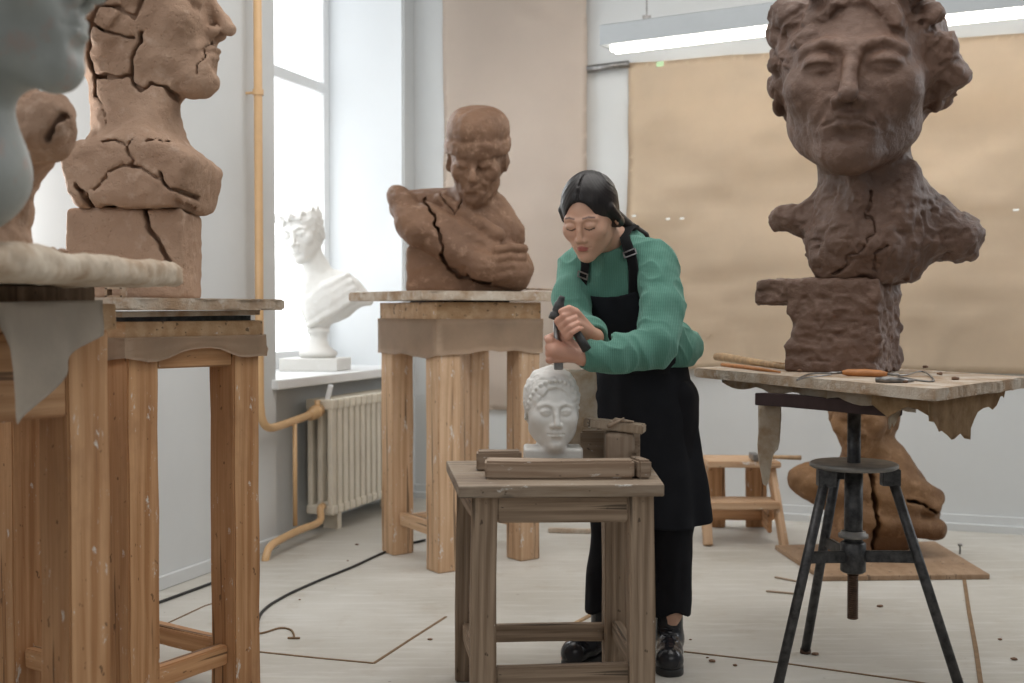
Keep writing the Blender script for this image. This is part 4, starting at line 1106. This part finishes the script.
tag(o, 'cream plaster slab standing upright behind the white child head', 'plaster slab')

# ---- grey plaster bust, very near at the left edge
C7, S7, RT7 = A(-.800, 1.74, 1.592), .37, rot(86, -4, 0)
def b7(p):
    q = loc(C7, S7, RT7)(p)
    d = head(q, {'eye': .6, 'nose': 1.1, 'lips': 1.2})
    d = smin(d, hair(q, {'thick': .05})-.04*np.abs(fbm(q, 6, 2)), .015)*S7
    d = smin(d, cap(p, (-.835, 1.76, 1.46), (-.85, 1.76, 1.30), .070, .085), .05)
    t = ell(p, (-.885, 1.77, 1.29), (.135, .15, .10))
    d = smin(d, t, .05)
    d = smin(d, cap(p, (-.93, 1.79, 1.24), (-.93, 1.79, 1.20), .055, .07), .02)
    return smax(d, 1.176-p[:, 2], .003)
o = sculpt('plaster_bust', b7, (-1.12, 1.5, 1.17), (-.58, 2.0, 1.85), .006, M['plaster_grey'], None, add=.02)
tag(o, 'blurred grey plaster bust in profile, nearest at the left edge', 'bust')
# ---- broken clay bust behind it
def b8(p):
    d = chain(p, [(-1.045, 2.27, 1.20), (-1.04, 2.27, 1.30), (-.99, 2.25, 1.42)], [.090, .076, .095], .03)
    d = smin(d, ell(p, (-.895, 2.21, 1.425), (.055, .06, .062), rot(0, 0, 30)), .03)
    d = smin(d, cap(p, (-1.12, 2.3, 1.42), (-1.25, 2.35, 1.40), .10, .08), .05)
    d = smax(d, 1.178-p[:, 2], .003)-.016*np.abs(fbm(p, 14, 3))-.004*fbm(p, 40, 2)
    return crack(p, d, [(pl([(62, 115), (55, 127), (48, 140)], 2.16), 1.5)], .004, .02, 2.3, .004)
o = sculpt('clay_bust', b8, (-1.4, 2.05, 1.17), (-.78, 2.5, 1.57), .005, M['clay_pale'], None, add=.02)
tag(o, 'broken pale clay shoulder fragment behind the grey plaster bust', 'bust')
bm = bmesh.new(); c = at(48, 243, 2.2)
for k in range(4):
    r = bmesh.ops.create_icosphere(bm, subdivisions=2, radius=.014-.002*k)
    for v in r['verts']: v.co = Vector((v.co.x*1.5, v.co.y, v.co.z*.7))*(1+.3*math.sin(v.co.x*300+k))+Vector((c.x+.014*(k-1.5)*1.3, c.y+.01*(k % 2), 1.193))
tag(link('clay_scrap', bm, M['clay_pale'], None, True), 'small clay scraps lying on the plaster slab edge', 'clay scrap')
# small clamp lamp behind the fragment, lighting the wall
wl_ = thing('work_lamp', (-1.46, 3.30, 1.10), 'small bright work lamp shining on the wall behind the left busts', 'lamp')
bm = bmesh.new(); lathe(bm, (-1.475, 3.30, 1.22), [(.02, .0), (.06, .05), (.075, .10)], 24); link('shade', bm, M['steel'], wl_, True)
ld = bpy.data.lights.new('lamp_bulb', 'POINT'); ld.energy = 20; ld.shadow_soft_size = .06; lo_ = bpy.data.objects.new('lamp_bulb', ld); COL.objects.link(lo_); lo_.location = (-1.475, 3.31, 1.36)
bm = bmesh.new(); tube(bm, [(-1.475, 3.30, 1.095), (-1.475, 3.30, 1.23)], .008, 8); link('stem', bm, M['steel'], wl_, True)

# ================================================================ THE WOMAN
CW, SW, RW = A(*at(589, 216, 3.30)), .222, rot(-25, 27, 0)
SHL, SHR = A(*at(660, 262, 3.34)), A(*at(577, 266, 3.50))      # her left (right in the photo), her right
ELL_, ELR = A(*at(658, 346, 3.20)), A(*at(575, 325, 3.36))
WRL, WRR = A(*at(583, 357, 3.10)), A(*at(595, 337, 3.18))
CH, WA, PE = A(*at(620, 300, 3.46)), A(*at(645, 352, 3.56)), A(*at(648, 392, 3.60))
NB = A(*at(613, 246, 3.44))
RC = rot(-27, 14, 0)
HPL, HPR = A(*at(668, 400, 3.57)), A(*at(628, 400, 3.61))
KNL, KNR = A(*at(672, 520, 3.53)), A(*at(612, 520, 3.58))
ANL, ANR = A(*at(669, 634, 3.53)), A(*at(604, 632, 3.56))
def grip(p, d, C, ax, u, v, wrist, phis, offs, rr, sgn, rod=.012, fr=.0082):
    """four fingers wrapped round a rod at C; phis in degrees around (u, v)"""
    C, ax, u, v = [np.asarray(k, np.float32) for k in (C, ax, u, v)]
    kn = []
    for i, o in enumerate(offs):
        r0 = fr*(1.04, 1.08, 1.0, .86)[i]; L = (1, 1.06, 1.0, .85)[i]
        pt = lambda ph, r: C+ax*o+(u*math.cos(math.radians(ph))+v*math.sin(math.radians(ph)))*r
        a, b, c, e = pt(phis[0], rr*1.25), pt(phis[0]+sgn*62*L, rr*1.18), pt(phis[0]+sgn*125*L, rr), pt(phis[0]+sgn*185*L, rod+r0*.9)
        d = smin(d, chain(p, [a, b, c, e], [r0*1.15, r0*1.05, r0*.95, r0*.82]), .0035) if i == 0 else np.minimum(d, 9)
        f = chain(p, [a, b, c, e], [r0*1.15, r0*1.05, r0*.95, r0*.82])
        d = smin(d, f, .0035); kn.append(a)
    return d, kn
CZ = A(*at(557.5, 350, 3.085))               # chisel axis through the left fist
HA, HB = A(*at(559, 304, 3.085)), A(*at(584, 345, 3.05))
def torso(p):
    d = ell(p, CH+A(.01, .02, -.005), (.165, .118, .17), RC)
    d = smin(d, cap(p, SHL+A(-.02, .03, .005), SHR+A(.03, .0, .005), .062, .060), .07)
    d = smin(d, ell(p, WA+A(.025, .03, .01), (.155, .13, .10), RC), .08)
    d = smin(d, cap(p, NB+A(.035, .05, -.01), NB+A(0, .02, -.05), .075, .10), .05)
    return d
def body(p):
    d = np.full(len(p), 9, np.float32)
    # trunk and limbs
    d = smin(torso(p)+.026, chain(p, [CH, WA, PE], [.07, .075, .105], .03), .03)
    d = smin(d, chain(p, [SHL+A(-.012, .02, -.022), ELL_], [.038, .034]), .03); d = smin(d, chain(p, [ELL_, WRL], [.038, .0245]), .01)
    d = smin(d, chain(p, [SHR+A(.012, .012, -.02), ELR], [.036, .032]), .03); d = smin(d, chain(p, [ELR, WRR], [.036, .024]), .01)
    d = smin(d, chain(p, [HPL, KNL, ANL], [.085, .055, .038]), .03); d = smin(d, chain(p, [HPR, KNR, ANR], [.085, .055, .038]), .03)
    for an, dx, dy in ((ANL, -.01, -.13), (ANR, -.13, -.05)):
        d = smin(d, cap(p, an+A(0, 0, -.045), an+A(dx*.85, dy*.85, -.065), .036, .026), .03)
    # neck
    d = smin(d, cap(p, wpt(CW, SW, RW, (0, .13, -.30)), NB+A(0, 0, .01), .050, .058), .035)
    # head
    def hd(pp, dd):
        q = loc(CW, SW, RW)(pp)
        h = head(q, {'eye': -.1, 'slit': True, 'nose': .42, 'brow': .1, 'sock': .75, 'lips': 1.05, 'jaw': 1.08, 'chin': .8})*SW
        return smin(dd, h, .02)
    d = near(p, d, CW, .24, hd)
    # left hand around the chisel
    def lh(pp, dd):
        k = A(0, 0, 1); u = A(1, 0, 0); v = A(0, -1, 0)
        e, kn = grip(pp, dd, CZ, k, u, v, WRL, (150,), (.027, .009, -.009, -.026), .0215, 1)
        palm = chain(pp, [WRL, (kn[1]+kn[2])/2+A(.012, -.004, 0)], [.021, .020])
        for q_ in kn: palm = smin(palm, cap(pp, WRL+(q_-WRL)*.35, q_+A(.004, 0, 0), .012, .0090), .006)
        for q_ in kn: palm = smin(palm, sph(pp, q_+A(.003, -.003, 0), .0098), .004)
        e = smin(e, palm, .008)
        th = chain(pp, [WRL+A(-.012, -.004, .014), CZ+A(.022, .008, .036), CZ+A(-.004, .014, .040), CZ+A(-.029, .010, .032)], [.014, .0118, .0098, .0078])
        return smin(e, th, .006)
    d = near(p, d, (CZ+WRL)/2, .11, lh)
    def rh(pp, dd):
        ax = (HB-HA)/np.linalg.norm(HB-HA); u = np.cross(ax, A(0, 1, 0)); u = u/np.linalg.norm(u); 
        if u[0] < 0: u = -u
        v = -np.cross(ax, u); 
        if v[1] > 0: v = -v
        c = HA+(HB-HA)*.50
        e, kn = grip(pp, dd, c, -ax, u, v, WRR, (168,), (.024, .007, -.010, -.025), .0205, -1)
        palm = chain(pp, [WRR, c-v*.020+u*.010], [.021, .021])
        for q_ in kn: palm = smin(palm, chain(pp, [WRR, c-v*.026+(q_-c)*.35, q_], [.014, .012, .0095]), .008)
        e = smin(e, palm, .008)
        th = chain(pp, [WRR+A(-.01, -.005, .015), c+u*.026-ax*.022+v*.004, c+u*.016-ax*.036+v*.018, c-u*.006-ax*.040+v*.022], [.014, .012, .0100, .008])
        return smin(e, th, .006)
    d = near(p, d, (HA+HB)/2*.5+WRR*.5, .13, rh)
    return d
wo = thing('person', (float((ANL[0]+ANR[0])/2), 3.48, 0), 'woman in green sweater and black apron carving with hammer and chisel', 'person')
P, Qd = nets(body, (.02, 2.95, .0), (.78, 3.84, 1.56), .0029, slack=1.7, add=.012)
me = to_mesh('body', P, Qd)
q = loc(CW, SW, RW)(P.astype(np.float32)); ax_ = np.abs(q[:, 0])
inh = (np.linalg.norm(q, axis=1) < .75) & (q[:, 1] < .1)
tone = np.tile(A(.60, .355, .25), (len(P), 1))
def blend(mask, c): 
    m = np.clip(mask, 0, 1)[:, None]; tone[:] = tone*(1-m)+A(*c)*m
d_l = np.minimum(np.hypot(ax_/.075, (q[:, 2]+.283)/.042), 9)
blend(np.where(inh & (q[:, 1] < -.3), (1.12-d_l)*6, 0)*.8, (.42, .12, .10))
bd = dist2d(ax_, q[:, 2], [(.06, .110), (.13, .122), (.20, .100)])
blend(np.where(inh & (q[:, 1] < -.2), (.013-bd)*140, 0)*.6, (.06, .035, .03))
ld_ = dist2d(ax_, q[:, 2], [(.066, -.024), (.12, -.046), (.185, -.026)])
blend(np.where(inh & (q[:, 1] < -.2), (.011-ld_)*220, 0)*.9, (.03, .018, .016))
blend(np.where(inh & (q[:, 1] < -.2), .5-np.hypot((ax_-.18)/.12, (q[:, 2]+.13)/.09)*.5, 0)*.25, (.58, .28, .20))
hand_m = np.minimum(np.linalg.norm(P-CZ, axis=1), np.linalg.norm(P-(HA+HB)/2, axis=1))
blend(np.where(hand_m < .09, .55, 0), (.60, .30, .22))
ca = me.color_attributes.new('tone', 'FLOAT_COLOR', 'POINT')
ca.data.foreach_set('color', np.concatenate([tone, np.ones((len(P), 1))], 1).astype(np.float32).ravel())
link('body', me, M['skin'], wo)

# hair
def hairf(p):
    q = loc(CW, SW, RW)(p)
    d = ell(q, (0, .10, .15), (.362, .44, .405))
    d = smin(d, ell(q, (0, .27, -.08), (.29, .24, .25)), .12)
    d = smin(d, chain(q, [(.33, -.06, .12), (.355, .06, -.06), (.28, .28, -.20)], [.05, .055, .08]), .06)
    d = smin(d, chain(q, [(-.33, -.06, .12), (-.355, .06, -.06), (-.28, .28, -.20)], [.05, .055, .08]), .06)
    a = q.copy(); a[:, 0] = np.abs(a[:, 0])
    d = smax(d, -smax(ell(q, (0, -.46, -.16), (.292, .36, .54)), q[:, 2]-(.40-.95*a[:, 0]), .05), .02)
    pt = np.maximum(a[:, 0]-.010, chain(q, [(0, -.33, .36), (0, -.20, .50), (0, .0, .56)], [.06, .06, .05]))
    d = smax(d, -pt, .022)
    # strands follow the combed direction
    d = d-.004*fbm(np.stack([q[:, 0]*.5, (q[:, 1]+q[:, 2]*.9*np.clip(a[:, 0]/.3, 0, 1))*9, q[:, 2]*.3], 1), 3, 2)
    d = d*SW
    t = chain(p, [wpt(CW, SW, RW, (.05, .46, -.16)), NB+A(.05, .03, .055), NB+A(.10, .07, .035), NB+A(.14, .12, -.02)], [.035, .022, .016, .006])
    return smin(d, t, .02)
sculpt('hair', hairf, (.05, 3.05, 1.17), (.62, 3.66, 1.56), .0026, M['hair'], wo, add=.01)

# sweater
def sleeves(p):
    mid = ELL_*.42+WRL*.58+A(0, 0, -.012)
    s = chain(p, [SHL+A(-.008, .015, -.012), SHL*.45+ELL_*.55+A(.010, .0, 0), ELL_+A(-.005, .0, .0)], [.060, .058, .056], .02)
    s = smin(s, chain(p, [ELL_+A(-.005, 0, 0), mid, WRL*.82+ELL_*.18, WRL+A(.008, 0, -.002)], [.056, .052, .042, .031], .02), .02)
    r = chain(p, [SHR+A(.0, .01, -.005), SHR*.5+ELR*.5+A(-.008, 0, 0), ELR], [.056, .054, .052], .02)
    r = smin(r, chain(p, [ELR, WRR*.8+ELR*.2, WRR+A(.0, .006, 0)], [.050, .045, .036], .02), .02)
    return s, r
def sweater(p):
    d = torso(p); s, r = sleeves(p)
    d = smin(d, s, .022); d = smin(d, r, .022)
    # folds: diagonal pulls on sleeve and side
    f = fbm(p*A(1.6, 1.0, .8)+fbm(p, 6, 1)[:, None]*.03, 13, 2)
    d = d-.0065*f-.0055*np.maximum(ridge(p*A(1.3, 1, .9)+p[:, [2, 0, 1]]*.5, 15, 1), 0)**2
    # neckline and cuffs
    d = smax(d, -cap(p, NB+A(-.03, -.06, .035), NB+A(.02, .05, .14), .060, .074), .010)
    d = smax(d, -cap(p, WRL, WRL+(WRL-ELL_)*.3, .0262, .030), .004)
    d = smax(d, -cap(p, WRR, WRR+(WRR-ELR)*.3, .0262, .030), .004)
    dl = (WRL-ELL_)/np.linalg.norm(WRL-ELL_); loc_ = np.linalg.norm(p-WRL, axis=1)
    d = np.where(loc_ < .07, smax(d, (p-WRL) @ dl-.008, .005), d)
    dr = (WRR-ELR)/np.linalg.norm(WRR-ELR); loc_ = np.linalg.norm(p-WRR, axis=1)
    d = np.where(loc_ < .06, smax(d, (p-WRR) @ dr-.006, .005), d)
    zc = WA[2]-.045
    return smax(d, zc-p[:, 2], .01)
sculpt('sweater', sweater, (.05, 2.98, .86), (.82, 3.86, 1.36), .0034, M['knit'], wo, add=.012)

# apron: bib, straps, skirt
LX = RC[:, 0]; UPX = RC[:, 2]; FW = -RC[:, 1]
def shell(p, off, th):
    t = torso(p); s, r = sleeves(p)
    f = fbm(p*A(1.6, 1.0, .8)+fbm(p, 6, 1)[:, None]*.03, 13, 2)
    t = t-.0065*f
    return np.abs(t-off)-th
zt_ = float(at(610, 290, 3.36)[2])
def bib(p):
    d = shell(p, .011, .0035)
    u = (p-CH) @ LX+.0; z = p[:, 2]
    sag = .020*(1-(u/.10)**2)
    w_ = .092+np.clip((zt_-z)*.55, 0, .07)
    r = np.maximum(np.abs(u+.006)-w_, z-(zt_-sag)); r = np.maximum(r, WA[2]-.06-z); r = np.maximum(r, -((p-CH) @ FW)-.02)
    return smax(d, r, .004)
def skirt(p):
    z = p[:, 2]; zt2, zb = WA[2]+.02, .43
    k = np.clip((zt2-z)/(zt2-zb), -.1, 1.1)
    cx = .402+k*.022; cy = 3.60-k*.02
    a = .148+k*.046-.014*np.clip(.25-k, 0, 1)*4; b = .118+k*.018
    u = (p[:, 0]-cx); v = (p[:, 1]-cy)
    cr, sr = math.cos(math.radians(-20)), math.sin(math.radians(-20))
    U = u*cr+v*sr; V = -u*sr+v*cr
    th = np.arctan2(V, U); rr = np.hypot(U/a, V/b)
    fold = 1+(.008+.034*k)*np.sin(th*7+1.5+np.sin(th*3)*1.2)+(.01*k)*np.sin(th*13+k*3)
    d = (rr-fold)*np.minimum(a, b)
    o = d-.004*fbm(p*A(1, 1, .5), 14, 2)
    o = smax(o, zb+.012*np.sin(th*2)-z, .006); o = smax(o, z-zt2, .02)
    inn = np.maximum(d+.012, z-(zb+.35))
    return smax(o, -inn, .004)
apn = thing('apron', tuple(float(x) for x in WA), None, None)
adopt(apn, wo)
def apronf(p): return smin(bib(p), skirt(p), .012)
sculpt('apron_cloth', apronf, (.12, 3.18, .40), (.74, 3.86, 1.22), .0036, M['apron'], apn, add=.012)
tl = [CH+LX*.083+A(0, 0, zt_-.012-CH[2])+FW*.11, A(*at(633, 262, 3.32)), A(*at(624, 240, 3.38)), NB+A(.055, .06, .03), NB+A(.02, .10, .02)]
trr = [CH-LX*.092+A(0, 0, zt_-.012-CH[2])+FW*.10, A(*at(583, 268, 3.37)), A(*at(590, 250, 3.42)), NB+A(-.05, .05, .03), NB+A(.0, .10, .02)]
def strapf(p, pts):
    d = shell(p, .0125, .0028)
    pd = np.full(len(p), 9, np.float32)
    for a, b in zip(pts[:-1], pts[1:]): pd = np.minimum(pd, cap(p, a, b, 0.0))
    nk = np.abs(cap(p, wpt(CW, SW, RW, (0, .13, -.30)), NB+A(0, 0, .01), .050, .058)-.006)-.003
    d = np.where(p[:, 2] > NB[2]+.012, np.minimum(d, nk), d)
    return np.maximum(d, pd-.0170)
for nm, pts in (('l', tl), ('r', trr)):
    pts = [np.asarray(x, np.float32) for x in smooth_path([Vector(x.tolist()) for x in pts], 4)]
    # snap onto the shell by projecting along the field gradient
    pr = np.array(pts, np.float32)
    for _ in range(6):
        g0 = torso(pr)-.012; e = .004
        g = np.stack([torso(pr+A(e, 0, 0))-torso(pr-A(e, 0, 0)), torso(pr+A(0, e, 0))-torso(pr-A(0, e, 0)), torso(pr+A(0, 0, e))-torso(pr-A(0, 0, e))], 1)
        g /= np.linalg.norm(g, axis=1)[:, None]+1e-9; pr = pr-g*g0[:, None]*.8
    g0 = g
    # ribbon mesh
    rows = []
    for i in range(len(pr)):
        tdir = pr[min(i+1, len(pr)-1)]-pr[max(i-1, 0)]; tdir = tdir/np.linalg.norm(tdir)
        sd = np.cross(tdir, g0[i]); sd = sd/np.linalg.norm(sd)
        rows.append([Vector((pr[i]+sd*.0155*k+g0[i]*.001).tolist()) for k in (-1, -.5, 0, .5, 1)])
    st_ = link('strap', sheet(rows, .003), M['strapmat'], apn, True)
    i = {'l': 5, 'r': 3}[nm]
    c = Vector(pr[i].tolist()); n_ = Vector(g0[i].tolist()); td = Vector((pr[i+1]-pr[i-1]).tolist()).normalized(); sd = td.cross(n_).normalized()
    bm = bmesh.new()
    for s_ in (-.008, .008): box(bm, c+n_*.006+td*s_, (.019, .0018, .0018), Matrix((sd, td, n_)).transposed())
    for s_ in (-.018, .018): box(bm, c+n_*.006+sd*s_, (.0018, .0095, .0018), Matrix((sd, td, n_)).transposed())
    link('buckle', bm, M['steel'], apn)

# trousers
def trousers(p):
    d = chain(p, [PE, (HPL+HPR)/2+A(0, 0, -.03)], [.12, .12], .02)
    for hp, kn, an, w_ in ((HPL, KNL, ANL, .066), (HPR, KNR, ANR, .064)):
        lo = an+A(0, 0, .02)
        f = chain(p, [hp, kn+A(0, 0, 0), lo], [.098, .064, w_], .02)
        d = smin(d, f, .02)
    d = d-.005*fbm(p*A(1, 1, .35), 20, 2)
    d = smax(d, .150-p[:, 2]-.01*np.sin(p[:, 0]*60), .004); d = smax(d, p[:, 2]-(PE[2]+.08), .01)
    inn = np.maximum(np.minimum(cap(p, KNL, ANL, .052, .055), cap(p, KNR, ANR, .052, .053)), p[:, 2]-.30)
    return smax(d, -inn, .004)
sculpt('trousers', trousers, (.10, 3.34, .13), (.70, 3.80, .92), .0048, M['trouser'], wo, add=.01)
def boot(an, toe, name):
    an = np.asarray(an, np.float32); t = A(toe[0], toe[1], 0); h = an*A(1, 1, 0); dr = (t-h)/np.linalg.norm(t-h)
    def f(p):
        d = chain(p, [an+A(0, 0, .13), h+A(0, 0, .075)-dr*.005], [.043, .043], .01)
        d = smin(d, chain(p, [h+A(0, 0, .055), h+dr*.08+A(0, 0, .050), h+dr*.135+A(0, 0, .042)], [.040, .037, .037], .02), .03)
        d = smin(d, sph(p, h+dr*.14+A(0, 0, .041), .037), .02)
        d = smax(d, .020-p[:, 2], .004)
        sd = A(-dr[1], dr[0], 0)
        # laces
        for k in range(4):
            c = h+dr*(.045+.022*k)+A(0, 0, .108-.011*k)
            d = smin(d, cap(p, c-sd*.022, c+sd*.022, .0035), .004)
        return smax(d, p[:, 2]-(an[2]+.12), .004)
    def sole(p):
        q = p-h-A(0, 0, .011); u = q @ dr; v = q @ A(-dr[1], dr[0], 0)
        r = np.hypot(np.maximum(np.maximum(u-.135, -u-.01), 0), v)-.042+.006*np.clip(1-np.abs(u-.06)/.04, 0, 1)
        return np.maximum(smax(r, np.abs(q[:, 2])-.011, .004), -9)
    lo = np.minimum(h, h+dr*.24)-.08; hi = np.maximum(h, h+dr*.24)+.08
    b = sculpt('boot', f, (lo[0], lo[1], 0), (hi[0], hi[1], an[2]+.15), .0036, M['boot'], wo)
    sculpt('sole', sole, (lo[0], lo[1], -.01), (hi[0], hi[1], .04), .0035, M['black'], b)
boot(ANR, (ANR[0]-.11, ANR[1]-.11), 'l')
boot(ANL, (ANL[0]-.02, ANL[1]-.16), 'r')

# hammer and chisel
hm2 = thing('club_hammer', tuple(float(x) for x in HA), 'black steel hammer held in her right hand above the chisel', 'hammer')
bm = bmesh.new()
a, b = at(562.5, 296, 3.085), at(554.0, 320, 3.085); L = (b-a)
tube(bm, [a, a+L*.10, a+L*.25, a+L*.35, a+L*.62, a+L*.70, a+L*.74, a+L*.98, b], [.007, .009, .011, .014, .014, .012, .0165, .0165, .014], 16); link('hammer_head', bm, M['iron'], hm2, True)
bm = bmesh.new(); ha, hb = Vector(HA.tolist()), Vector(HB.tolist()); tube(bm, [ha, ha.lerp(hb, .3), ha.lerp(hb, .9), ha.lerp(hb, 1.12)], [.009, .010, .0125, .013], 14); link('handle', bm, M['black'], hm2, True)
chz = thing('stone_chisel', tuple(at(557, 345, 3.085)), 'grey steel chisel held upright on the white child head', 'chisel')
bm = bmesh.new(); tube(bm, [at(556, 321, 3.085), at(557.5, 350, 3.085), at(558.5, 358, 3.085)], [.0075, .0085, .0085], 12); link('shank', bm, M['steel'], chz, True)
bm = bmesh.new(); a = at(558.5, 362.5, 3.085); box(bm, a, (.0125, .006, .020)); bevel(bm, .004, 2)
link('blade', bm, M['steel'], chz)
